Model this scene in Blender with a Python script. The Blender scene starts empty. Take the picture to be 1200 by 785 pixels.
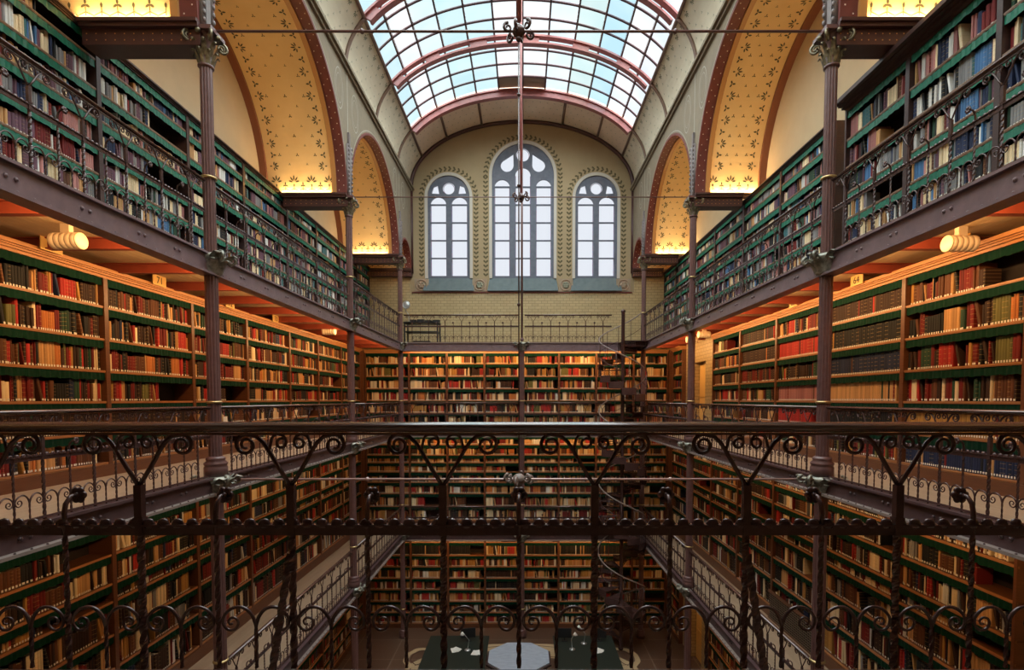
import bpy, math, random
from math import sin, cos, pi, sqrt, radians, atan2
from mathutils import Vector, Matrix, Euler
random.seed(11)
SC = bpy.context.scene
COL = SC.collection
GZ = 8.4                      # eye height above the ground floor
CX = 0.07
W = 4.2                       # half distance between column rows
YC = [2.05, 7.3, 13.1, 18.4]  # column rows in depth
XL, XR = 5.82, 5.42           # bookcase fronts, left and right
WL, WR = 6.22, 5.84           # outer walls
YB = 19.2                     # front of the end-wall bookcases
YW = 20.4                     # upper end wall
FL = [0.0, 3.70, 7.33, 10.36] # ground, lower, middle, upper gallery edge
H = lambda h: GZ + h

# ------------------------------------------------------------ materials
def new_mat(name):
    m = bpy.data.materials.new(name); m.use_nodes = True
    nt = m.node_tree; nt.nodes.clear()
    out = nt.nodes.new('ShaderNodeOutputMaterial')
    return m, nt, out
def N(nt, t, **kw):
    n = nt.nodes.new(t)
    for k, v in kw.items():
        if k in n.inputs.keys(): n.inputs[k].default_value = v
        else: setattr(n, k, v)
    return n
def pbr(name, col, rough=.5, metal=0., col2=None, scale=6., bump=0., stretch=None, spec=.5, detail=4., mix=.5):
    m, nt, out = new_mat(name); L = nt.links
    b = N(nt, 'ShaderNodeBsdfPrincipled', Roughness=rough, Metallic=metal)
    b.inputs['Specular IOR Level'].default_value = spec
    b.inputs['Base Color'].default_value = (*col, 1)
    L.new(b.outputs[0], out.inputs[0])
    if col2 or bump:
        tc = N(nt, 'ShaderNodeTexCoord'); mp = N(nt, 'ShaderNodeMapping')
        if stretch: mp.inputs['Scale'].default_value = stretch
        nz = N(nt, 'ShaderNodeTexNoise', Scale=scale, Detail=detail)
        L.new(tc.outputs['Object'], mp.inputs[0]); L.new(mp.outputs[0], nz.inputs['Vector'])
        if col2:
            r = N(nt, 'ShaderNodeValToRGB')
            r.color_ramp.elements[0].position = .5 - mix/2; r.color_ramp.elements[1].position = .5 + mix/2
            r.color_ramp.elements[0].color = (*col, 1); r.color_ramp.elements[1].color = (*col2, 1)
            L.new(nz.outputs[0], r.inputs[0]); L.new(r.outputs[0], b.inputs['Base Color'])
        if bump:
            bp = N(nt, 'ShaderNodeBump', Strength=bump, Distance=.01)
            L.new(nz.outputs[0], bp.inputs['Height']); L.new(bp.outputs[0], b.inputs['Normal'])
    return m
M = {}
M['iron'] = pbr('painted_iron', (.065,.032,.029), .24, .15, (.095,.048,.043), 25, .12)
M['iron_rail'] = pbr('polished_handrail', (.085,.042,.033), .2, 0, (.12,.06,.047), 12, .05, (.4,6,6), .9)
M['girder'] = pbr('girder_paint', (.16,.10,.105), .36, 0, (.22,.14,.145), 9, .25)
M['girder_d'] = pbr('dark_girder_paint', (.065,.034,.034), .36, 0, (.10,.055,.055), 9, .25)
M['flange'] = pbr('girder_flange', (.20,.15,.13), .4, 0, (.28,.21,.18), 12, .2)
M['column'] = pbr('column_paint', (.12,.055,.05), .36, 0, (.16,.08,.073), 14, .1)
M['bronze'] = pbr('patinated_bronze', (.07,.055,.03), .33, .6, (.34,.29,.19), 18, .4)
M['bronze_g'] = pbr('greenish_bronze', (.09,.085,.065), .38, .4, (.50,.48,.40), 16, .4)
M['pale_rod'] = pbr('pale_pink_rod', (.50,.34,.31), .3, .2)
M['brass'] = pbr('brass_ring', (.55,.40,.18), .3, .8)
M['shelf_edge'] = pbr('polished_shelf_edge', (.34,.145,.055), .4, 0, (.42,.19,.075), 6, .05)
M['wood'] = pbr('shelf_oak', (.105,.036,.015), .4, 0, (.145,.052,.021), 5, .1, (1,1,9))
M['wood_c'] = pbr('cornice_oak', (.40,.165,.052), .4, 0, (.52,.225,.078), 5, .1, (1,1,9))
M['wood_dark'] = pbr('dark_stained_oak', (.040,.020,.018), .4, 0, (.062,.030,.026), 6, .1, (1,1,8))
M['wood_edge'] = pbr('waxed_shelf_edge', (.20,.115,.07), .4, 0, (.26,.15,.09), 7, .1)
M['back'] = pbr('bookcase_back', (.018,.010,.007), .8)
M['cloth_shaded'] = pbr('shaded_green_leather_fringe', (.0,.030,.015), .8, 0, (.0,.020,.010), 14, .3, None, .15)  # same green fringe, shade under the lower galleries' shelves put into its colour
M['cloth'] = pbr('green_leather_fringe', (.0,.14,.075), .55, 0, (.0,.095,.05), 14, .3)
M['tin_white'] = pbr('white_spine_label', (.78,.74,.68), .7)
M['paper'] = pbr('page_edges', (.62,.52,.38), .9, 0, (.5,.4,.28), 60, 0, (1,1,.1))
M['red_beam'] = pbr('red_painted_beam', (.30,.055,.028), .45, 0, (.24,.042,.022), 7, .05)
M['plank'] = pbr('pale_soffit_planks', (.62,.44,.25), .6, 0, (.50,.34,.18), 3, .05, (1,.15,1))
M['cream'] = pbr('cream_plaster', (.60,.46,.28), .8, 0, (.54,.41,.25), 2.5, .05)
M['stone'] = pbr('spandrel_stone', (.235,.18,.115), .8, 0, (.19,.145,.095), 5, .15)
M['pier'] = pbr('carved_pier_stone',(.20,.16,.15),.6,0,(.14,.11,.105),12)
M['stone_l'] = pbr('pale_line_paint', (.38,.34,.27), .8)
M['stone_d'] = pbr('medallion_paint', (.22,.225,.165), .8, 0, (.28,.28,.2), 30)
M['vault'] = pbr('vault_panel_cream', (.70,.62,.47), .8, 0, (.63,.55,.41), 3, .05)
M['vault_s'] = pbr('vault_soffit_cream', (.80,.64,.49), .8, 0, (.74,.58,.44), 3, .05)
M['gold'] = pbr('ochre_vault', (.82,.56,.25), .75, 0, (.76,.50,.215), 2, .05)
M['stencil'] = pbr('olive_stencil', (.095,.075,.03), .8)
M['stencil_g'] = pbr('grey_green_stencil', (.14,.16,.10), .8)
M['rimred'] = pbr('dark_red_archivolt', (.13,.026,.018), .6, 0, (.17,.035,.025), 9)
M['rimgold'] = pbr('ochre_moulding', (.52,.24,.07), .5)
M['rimbrown'] = pbr('brown_moulding', (.22,.075,.035), .5)
M['dot'] = pbr('white_stud_paint', (.75,.62,.5), .6)
M['beam_d'] = pbr('dark_red_brown_beam', (.055,.018,.017), .45, 0, (.075,.026,.022), 8)
M['rib'] = pbr('vault_rib', (.20,.115,.075), .5, 0, (.15,.085,.06), 8)
M['ribred'] = pbr('skylight_iron', (.24,.065,.06), .4, 0, (.32,.10,.09), 9)
M['bar'] = pbr('glazing_bar', (.07,.032,.038), .45)
M['wallplaster'] = pbr('end_wall_ochre', (.37,.275,.155), .8, 0, (.32,.235,.13), 2, .05)
M['tracery'] = pbr('tracery_slate', (.085,.095,.13), .6, 0, (.12,.13,.17), 8)
M['sill'] = pbr('slate_blue_sill', (.095,.125,.13), .7, 0, (.13,.16,.165), 6)
M['reveal'] = pbr('window_reveal', (.52,.48,.42), .8)
M['rose'] = pbr('terracotta_medallion', (.38,.23,.15), .8, 0, (.30,.26,.18), 9, .4)
M['glassred'] = pbr('red_blue_glass_edge', (.35,.12,.18), .4, 0, (.14,.2,.42), 22, 0)
M['lamp_c'] = pbr('cream_lamp_housing', (.66,.52,.36), .4)
M['lamp_w'] = pbr('lamp_cap', (.72,.58,.38), .45)
M['dark'] = pbr('black_paint', (.012,.012,.013), .5)
M['desk'] = pbr('dark_green_leather', (.014,.020,.014), .5)
M['marble'] = pbr('blue_grey_marble', (.30,.34,.41), .35, 0, (.42,.46,.53), 5, .0, (1,2.5,1), .5, 8.)
M['steel'] = pbr('brushed_steel', (.6,.6,.6), .35, .7)
M['floorwood'] = pbr('gallery_boards', (.31,.225,.15), .55, 0, (.40,.29,.20), 2.2, .05, (5,.5,1))
M['plate'] = pbr('number_plate_ochre', (.72,.44,.14), .6)
M['cobble'] = pbr('glass_grey_panel', (.25,.20,.16), .6)
M['mesh_grille'] = pbr('grille_bronze', (.14,.10,.07), .4, .3)
M['carpet_l'] = pbr('beige_mosaic', (.50,.35,.19), .8, 0, (.38,.25,.13), 40)
M['carpet_d'] = pbr('dark_mosaic_line', (.10,.045,.025), .8)

def tile_mat():
    m, nt, out = new_mat('glazed_yellow_brick'); L = nt.links
    tc = N(nt,'ShaderNodeTexCoord'); sx = N(nt,'ShaderNodeSeparateXYZ'); cb = N(nt,'ShaderNodeCombineXYZ')
    ad = N(nt,'ShaderNodeMath', operation='ADD')
    L.new(tc.outputs['Object'], sx.inputs[0]); L.new(sx.outputs[0], ad.inputs[0]); L.new(sx.outputs[1], ad.inputs[1])
    L.new(ad.outputs[0], cb.inputs[0]); L.new(sx.outputs[2], cb.inputs[1])
    br = N(nt,'ShaderNodeTexBrick'); br.inputs['Scale'].default_value = 1
    br.inputs['Color1'].default_value = (.47,.345,.175,1); br.inputs['Color2'].default_value = (.42,.305,.15,1)
    br.inputs['Mortar'].default_value = (.23,.17,.08,1); br.inputs['Mortar Size'].default_value = .008
    br.inputs['Brick Width'].default_value = .24; br.inputs['Row Height'].default_value = .105
    L.new(cb.outputs[0], br.inputs['Vector'])
    b = N(nt,'ShaderNodeBsdfPrincipled', Roughness=.4)
    L.new(br.outputs['Color'], b.inputs['Base Color']); L.new(b.outputs[0], out.inputs[0])
    bp = N(nt,'ShaderNodeBump', Strength=.3, Distance=.01); bp.invert = True
    L.new(br.outputs['Fac'], bp.inputs['Height']); L.new(bp.outputs[0], b.inputs['Normal'])
    return m
M['tile'] = tile_mat()
def floor_mat():
    m, nt, out = new_mat('brown_stone_floor'); L = nt.links
    tc = N(nt,'ShaderNodeTexCoord')
    br = N(nt,'ShaderNodeTexBrick'); br.offset = 0
    br.inputs['Color1'].default_value = (.115,.060,.036,1); br.inputs['Color2'].default_value = (.090,.046,.028,1)
    br.inputs['Mortar'].default_value = (.17,.11,.075,1); br.inputs['Mortar Size'].default_value = .018
    br.inputs['Brick Width'].default_value = 1.4; br.inputs['Row Height'].default_value = 1.4; br.inputs['Scale'].default_value = 1
    L.new(tc.outputs['Object'], br.inputs['Vector'])
    nz = N(nt,'ShaderNodeTexNoise', Scale=55, Detail=3); L.new(tc.outputs['Object'], nz.inputs['Vector'])
    mx = N(nt,'ShaderNodeMixRGB', blend_type='OVERLAY'); mx.inputs[0].default_value = .8
    L.new(br.outputs['Color'], mx.inputs[1]); L.new(nz.outputs[0], mx.inputs[2])
    b = N(nt,'ShaderNodeBsdfPrincipled', Roughness=.4); L.new(mx.outputs[0], b.inputs['Base Color']); L.new(b.outputs[0], out.inputs[0])
    return m
M['floor'] = floor_mat()
def book_mat():
    m, nt, out = new_mat('book_binding'); L = nt.links
    a = N(nt,'ShaderNodeAttribute', attribute_name='col'); v = N(nt,'ShaderNodeAttribute', attribute_name='vv'); r = N(nt,'ShaderNodeAttribute', attribute_name='rr')
    # gilt bands across the spine
    mu = N(nt,'ShaderNodeMath', operation='MULTIPLY'); mu.inputs[1].default_value = 5.5
    fr = N(nt,'ShaderNodeMath', operation='FRACT'); gt = N(nt,'ShaderNodeMath', operation='GREATER_THAN'); gt.inputs[1].default_value = .89
    lt = N(nt,'ShaderNodeMath', operation='LESS_THAN'); lt.inputs[1].default_value = .33
    an = N(nt,'ShaderNodeMath', operation='MULTIPLY'); sc = N(nt,'ShaderNodeMath', operation='MULTIPLY'); sc.inputs[1].default_value = .38
    L.new(v.outputs['Fac'], mu.inputs[0]); L.new(mu.outputs[0], fr.inputs[0]); L.new(fr.outputs[0], gt.inputs[0])
    L.new(r.outputs['Fac'], lt.inputs[0]); L.new(gt.outputs[0], an.inputs[0]); L.new(lt.outputs[0], an.inputs[1]); L.new(an.outputs[0], sc.inputs[0])
    mx = N(nt,'ShaderNodeMixRGB'); mx.inputs[2].default_value = (.50,.34,.13,1)
    L.new(sc.outputs[0], mx.inputs[0]); L.new(a.outputs['Color'], mx.inputs[1])
    b = N(nt,'ShaderNodeBsdfPrincipled', Roughness=.62); b.inputs['Specular IOR Level'].default_value=.25; L.new(mx.outputs[0], b.inputs['Base Color']); L.new(b.outputs[0], out.inputs[0])
    return m
M['book'] = book_mat()
def glass_mat(name, attr, tint=(1,1,1)):
    m, nt, out = new_mat(name); L = nt.links
    tr = N(nt,'ShaderNodeBsdfTransparent'); tl = N(nt,'ShaderNodeBsdfTranslucent'); mx = N(nt,'ShaderNodeMixShader'); mx.inputs[0].default_value = .04
    if attr:
        a = N(nt,'ShaderNodeAttribute', attribute_name='col')
        tc = N(nt,'ShaderNodeTexCoord'); nz = N(nt,'ShaderNodeTexNoise', Scale=.9, Detail=2)
        L.new(tc.outputs['Object'], nz.inputs['Vector'])
        r = N(nt,'ShaderNodeValToRGB'); r.color_ramp.elements[0].position=.35; r.color_ramp.elements[1].position=.65
        r.color_ramp.elements[0].color=(.86,.93,.95,1); r.color_ramp.elements[1].color=(1,1,1,1)
        L.new(nz.outputs[0], r.inputs[0])
        mm = N(nt,'ShaderNodeMixRGB', blend_type='MULTIPLY'); mm.inputs[0].default_value=1
        L.new(a.outputs['Color'], mm.inputs[1]); L.new(r.outputs[0], mm.inputs[2])
        L.new(mm.outputs[0], tr.inputs[0]); L.new(mm.outputs[0], tl.inputs[0])
    else:
        tr.inputs[0].default_value=(*tint,1); tl.inputs[0].default_value=(*tint,1)
    L.new(tr.outputs[0], mx.inputs[1]); L.new(tl.outputs[0], mx.inputs[2]); L.new(mx.outputs[0], out.inputs[0])
    return m
M['glass'] = glass_mat('tinted_skylight_glass', True)
M['wglass'] = glass_mat('frosted_window_glass', False, (.84,.85,.90))

# ------------------------------------------------------------ mesh builder
class MB:
    def __init__(s): s.v=[]; s.f=[]; s.mi=[]; s.c=[]; s.vv=[]; s.rr=[]; s.cur=0; s.col=None; s.sm=[]; s.smooth=False
    def add(s, vs, fs, vv=None, rr=0.):
        b=len(s.v); s.v.extend(vs)
        for f in fs: s.f.append(tuple(b+i for i in f)); s.mi.append(s.cur); s.sm.append(s.smooth)
        if s.col is not None:
            s.c.extend([s.col]*len(vs)); s.vv.extend(vv or [0]*len(vs)); s.rr.extend([rr]*len(vs))
        return b
    def box(s, x0,x1,y0,y1,z0,z1):
        s.add([(x0,y0,z0),(x1,y0,z0),(x1,y1,z0),(x0,y1,z0),(x0,y0,z1),(x1,y0,z1),(x1,y1,z1),(x0,y1,z1)],
              [(0,3,2,1),(4,5,6,7),(0,1,5,4),(1,2,6,5),(2,3,7,6),(3,0,4,7)])
    def quad(s,a,b,c,d): s.add([a,b,c,d],[(0,1,2,3)])
    def bar(s, p, q, w, h=None, up=(0,0,1)):
        h=h or w; p=Vector(p); q=Vector(q); d=(q-p).normalized(); u=Vector(up)
        if abs(d.dot(u))>.95: u=Vector((0,1,0)) if abs(d.y)<.9 else Vector((1,0,0))
        sd=d.cross(u).normalized()*w/2; uu=sd.cross(d).normalized()*h/2
        vs=[tuple(c+a*sd+b*uu) for c in (p,q) for a,b in ((-1,-1),(1,-1),(1,1),(-1,1))]
        s.add(vs,[(0,1,2,3),(7,6,5,4),(0,4,5,1),(1,5,6,2),(2,6,7,3),(3,7,4,0)])
    def tube(s, pts, r, n=8, closed=False, flat=1.):
        pts=[Vector(p) for p in pts]; m=len(pts); rs = r if isinstance(r,(list,tuple)) else [r]*m
        old=s.smooth; s.smooth=True; vs=[]; prev=None
        for i,p in enumerate(pts):
            a=pts[(i-1)%m] if (i>0 or closed) else p; b=pts[(i+1)%m] if (i<m-1 or closed) else p
            d=(b-a).normalized()
            if prev is None:
                u=Vector((0,0,1)) if abs(d.z)<.9 else Vector((0,1,0))
                sd=d.cross(u).normalized()
            else:
                sd=(prev-d*prev.dot(d))
                sd = sd.normalized() if sd.length>1e-6 else d.orthogonal().normalized()
            prev=sd; uu=sd.cross(d)
            for k in range(n):
                t=2*pi*k/n; vs.append(tuple(p+sd*cos(t)*rs[i]+uu*sin(t)*rs[i]*flat))
        fs=[]
        for i in range(m if closed else m-1):
            j=(i+1)%m
            for k in range(n): l=(k+1)%n; fs.append((i*n+k,i*n+l,j*n+l,j*n+k))
        if not closed: fs.append(tuple(range(n))[::-1]); fs.append(tuple((m-1)*n+k for k in range(n)))
        s.add(vs,fs); s.smooth=old
    def lathe(s, prof, n=16, c=(0,0), rot=None):
        vs=[]; fs=[]; m=len(prof); old=s.smooth; s.smooth=True
        for r,z in prof:
            for k in range(n): t=2*pi*k/n; vs.append((c[0]+r*cos(t),c[1]+r*sin(t),z))
        for i in range(m-1):
            for k in range(n): l=(k+1)%n; fs.append((i*n+k,i*n+l,(i+1)*n+l,(i+1)*n+k))
        fs.append(tuple(range(n))[::-1]); fs.append(tuple((m-1)*n+k for k in range(n)))
        s.add(vs,fs); s.smooth=old
    def flute(s, r, z0, z1, n=12, c=(0,0)):
        # fluted shaft: alternating ridge and groove
        m=n*3; vs=[]
        for z in (z0,z1):
            for k in range(m):
                t=2*pi*k/m; rr=r*(1 if k%3 else .88); vs.append((c[0]+rr*cos(t),c[1]+rr*sin(t),z))
        s.add(vs,[(k,(k+1)%m,m+(k+1)%m,m+k) for k in range(m)]+[tuple(range(m))[::-1],tuple(range(m,2*m))])
    def ball(s, c, r, n=8, m=5, sc=(1,1,1)):
        old=s.smooth; s.smooth=True; vs=[(c[0],c[1],c[2]-r*sc[2])]; fs=[]
        for i in range(1,m):
            a=-pi/2+pi*i/m
            for k in range(n): t=2*pi*k/n; vs.append((c[0]+r*sc[0]*cos(a)*cos(t),c[1]+r*sc[1]*cos(a)*sin(t),c[2]+r*sc[2]*sin(a)))
        vs.append((c[0],c[1],c[2]+r*sc[2])); top=len(vs)-1
        for k in range(n): fs.append((0,1+(k+1)%n,1+k)); fs.append((top,1+(m-2)*n+k,1+(m-2)*n+(k+1)%n))
        for i in range(m-2):
            for k in range(n): l=(k+1)%n; fs.append((1+i*n+k,1+i*n+l,1+(i+1)*n+l,1+(i+1)*n+k))
        s.add(vs,fs); s.smooth=old
    def twist(s, x, y, z0, z1, w, turns_per_m=9, seg_per_turn=8):
        n=max(2,int((z1-z0)*turns_per_m*seg_per_turn)); vs=[]; fs=[]
        for i in range(n+1):
            z=z0+(z1-z0)*i/n; a=2*pi*turns_per_m*(z-z0)/2
            for k in range(4): t=a+pi/4+k*pi/2; vs.append((x+w*.707*cos(t),y+w*.707*sin(t),z))
        for i in range(n):
            for k in range(4): l=(k+1)%4; fs.append((i*4+k,i*4+l,i*4+4+l,i*4+4+k))
        fs.append((3,2,1,0)); fs.append(tuple(n*4+k for k in range(4)))
        s.add(vs,fs)
    def mesh(s, name, mats):
        me=bpy.data.meshes.new(name); me.from_pydata(s.v,[],s.f)
        for m in (mats if isinstance(mats,(list,tuple)) else [mats]): me.materials.append(m)
        me.polygons.foreach_set('material_index', s.mi); me.polygons.foreach_set('use_smooth', s.sm)
        if s.c:
            a=me.attributes.new('col','FLOAT_COLOR','POINT'); a.data.foreach_set('color',[x for c in s.c for x in (*c,1)])
            a=me.attributes.new('vv','FLOAT','POINT'); a.data.foreach_set('value',s.vv)
            a=me.attributes.new('rr','FLOAT','POINT'); a.data.foreach_set('value',s.rr)
        me.update(); return me
    def build(s, name, mats, parent=None, loc=(0,0,0), rz=0.):
        return link(name, s.mesh(name,mats), parent, loc, rz)
def link(name, me, parent=None, loc=(0,0,0), rz=0., sc=None):
    o=bpy.data.objects.new(name, me); COL.objects.link(o)
    if parent: o.parent=parent
    o.location=loc; o.rotation_euler=(0,0,rz)
    if sc: o.scale=sc
    return o
def thing(name, label, cat, loc=(0,0,0), rz=0., group=None):
    o=link(name,None,None,loc,rz); return tag(o,label,cat,group)
def tag(o,label,cat,group=None,kind=None):
    o['label']=label; o['category']=cat
    if group: o['group']=group
    if kind: o['kind']=kind
    return o
def struct(o,label=None):
    o['kind']='structure'
    if label: o['label']=label
    return o
def copy_tree(o,parent=None):
    c=o.copy(); COL.objects.link(c)
    if parent: c.parent=parent
    for ch in KIDS.get(o.name,[x for x in o.children]): copy_tree(ch,c)
    return c
KIDS={}
def curve_mesh(name, loops, depth, mats, res=16):
    """flat plate (XY) with holes, extruded by depth"""
    cu=bpy.data.curves.new(name,'CURVE'); cu.dimensions='2D'; cu.fill_mode='BOTH'; cu.extrude=depth/2
    for lp in loops:
        sp=cu.splines.new('POLY'); sp.points.add(len(lp)-1)
        for i,p in enumerate(lp): sp.points[i].co=(p[0],p[1],0,1)
        sp.use_cyclic_u=True
    o=bpy.data.objects.new(name,cu); COL.objects.link(o)
    dg=bpy.context.evaluated_depsgraph_get(); me=bpy.data.meshes.new_from_object(o.evaluated_get(dg))
    bpy.data.objects.remove(o); bpy.data.curves.remove(cu)
    me.materials.clear()
    for m in (mats if isinstance(mats,(list,tuple)) else [mats]): me.materials.append(m)
    return me
def stand_up(me):   # XY plate -> XZ plate
    me.transform(Matrix.Rotation(pi/2,4,'X')); return me

# ------------------------------------------------------------ camera
cam=bpy.data.cameras.new('camera'); co=bpy.data.objects.new('camera',cam); COL.objects.link(co); SC.camera=co
cam.sensor_fit='HORIZONTAL'; cam.sensor_width=36; cam.lens=36*620/1200
cam.shift_x=-14/1200; cam.shift_y=102/1200; cam.clip_start=.05
co.location=(CX,0,GZ); co.rotation_euler=(pi/2-math.atan(.042),0,0)
def project(p):
    c,s=cos(math.atan(.042)),sin(math.atan(.042)); X,Y,Z=p[0]-CX,p[1],p[2]-GZ
    d=Y*c-Z*s; u=Y*s+Z*c
    return 614+620*X/d, 494.5-620*u/d, d

# ------------------------------------------------------------ structure: floors, walls
mb=MB(); mb.box(-6.7,6.7,-1.2,21,-.2,0); struct(mb.build('floor',M['floor']),'brown stone ground floor of the library hall')
# mosaic border on the ground floor
mb=MB()
def ring(mb,cx,cy,a,b,w,lob,amp,z,seg=160):
    vs=[];fs=[]
    for k in range(seg):
        t=2*pi*k/seg; m=1+amp*cos(lob*t)
        ex=abs(cos(t))**.55*(1 if cos(t)>0 else -1); ey=abs(sin(t))**.55*(1 if sin(t)>0 else -1)
        vs.append((cx+ex*a*m,cy+ey*b*m,z)); vs.append((cx+ex*(a*m-w),cy+ey*(b*m-w),z))
    for k in range(seg): l=(k+1)%seg; fs.append((2*k,2*l,2*l+1,2*k+1))
    mb.add(vs,fs)
fl=bpy.data.objects['floor']
mb=MB(); ring(mb,0,13.1,3.85,4.75,.95,12,.010,.004); mb.cur=1; ring(mb,0,13.1,3.72,4.62,.035,24,.012,.006); ring(mb,0,13.1,3.05,3.95,.035,24,.015,.006)
for sx in (-1,1):
    mb.cur=0; ring(mb,sx*2.75,16.9,1.05,.7,.16,6,.03,.008,60); mb.cur=1; ring(mb,sx*2.75,16.9,.84,.5,.03,6,.03,.01,60)
mb.build('mosaic_pattern',[M['carpet_l'],M['carpet_d']],fl)

def wall(name,x0,x1,y0,y1,z0,z1,mat,label=None):
    mb=MB(); mb.box(x0,x1,y0,y1,z0,z1); return struct(mb.build(name,M[mat]),label)
ZV=H(8.05)
wall('wall_left',-WL-.25,-WL,-1.2,YW+.3,0,H(7.95),'cream','cream plaster outer wall behind the left galleries')
wall('wall_right',WR,WR+.25,-1.2,YW+.3,0,H(7.95),'cream','cream plaster outer wall behind the right galleries')
wall('wall_near',-WL,WR,-1.4,-1.1,0,H(8.0),'tile')
wall('wall_back_lower',-WL,WR,19.62,19.9,0,FL[3]-.05,'tile','yellow brick end wall behind the bookcases')
wall('trim_lunette_near',-4.6,4.6,-1.4,-1.1,H(8.0),H(10.9),'wallplaster')
# far upper wall with three arched window openings
def arch_loop(cx,hw,zb,zs,n=24,grow=0):
    hw=hw+grow; pts=[(cx-hw,zb-grow),(cx+hw,zb-grow)]
    for i in range(n+1): t=pi*i/n; pts.append((cx+hw*cos(t),zs+hw*sin(t)))
    return pts
WIN=[(-2.79,.80,H(4.63),H(7.69)),(0.03,1.175,H(4.63),H(8.50)),(2.82,.80,H(4.63),H(7.69))]
A0,B0=4.25,2.45
def ell(x,da=0): return ZV+(B0+da)*sqrt(max(0,1-(x/(A0+da))**2))
def EL(t,d=0): return ((A0+d)*cos(t), ZV+(B0+d)*sin(t))
outer=[(-WL-.2,FL[3]-.4),(WR+.2,FL[3]-.4),(WR+.2,H(8.2)),(4.6,H(8.2))]+[EL(pi*i/40,.35) for i in range(41)]+[(-4.6,H(8.2)),(-WL-.2,H(8.2))]
me=stand_up(curve_mesh('wall_back',[outer]+[arch_loop(*w,grow=.10)[::-1] for w in WIN],.3,M['wallplaster']))
wb=struct(link('wall_back',me,None,(0,YW+.15,0)),'ochre end wall with three tall arched windows')
# tile facing of the lower part
mb=MB(); mb.box(-WL,WR,YW-.012,YW-.001,FL[3]-.3,H(4.08)); mb.box(-WL,-4.28,YW-.014,YW-.001,H(4.08),H(4.75)); mb.box(4.28,WR,YW-.014,YW-.001,H(4.08),H(4.75))
struct(mb.build('wall_back_tiles',M['tile']),'yellow glazed brick below the arched windows')
mb=MB(); mb.box(-4.2,4.2,YW-.05,YW-.012,H(4.07),H(4.11)); struct(mb.build('trim_1',M['rimred']))
mb=MB()
for a,b in ((-WL,-4.28),(4.28,WR)): mb.box(a,b,YW-.12,YW-.014,H(4.72),H(4.82)); mb.box(a,b,YW-.16,YW-.014,H(4.82),H(4.87))
struct(mb.build('trim_2',M['rimbrown']))

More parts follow.
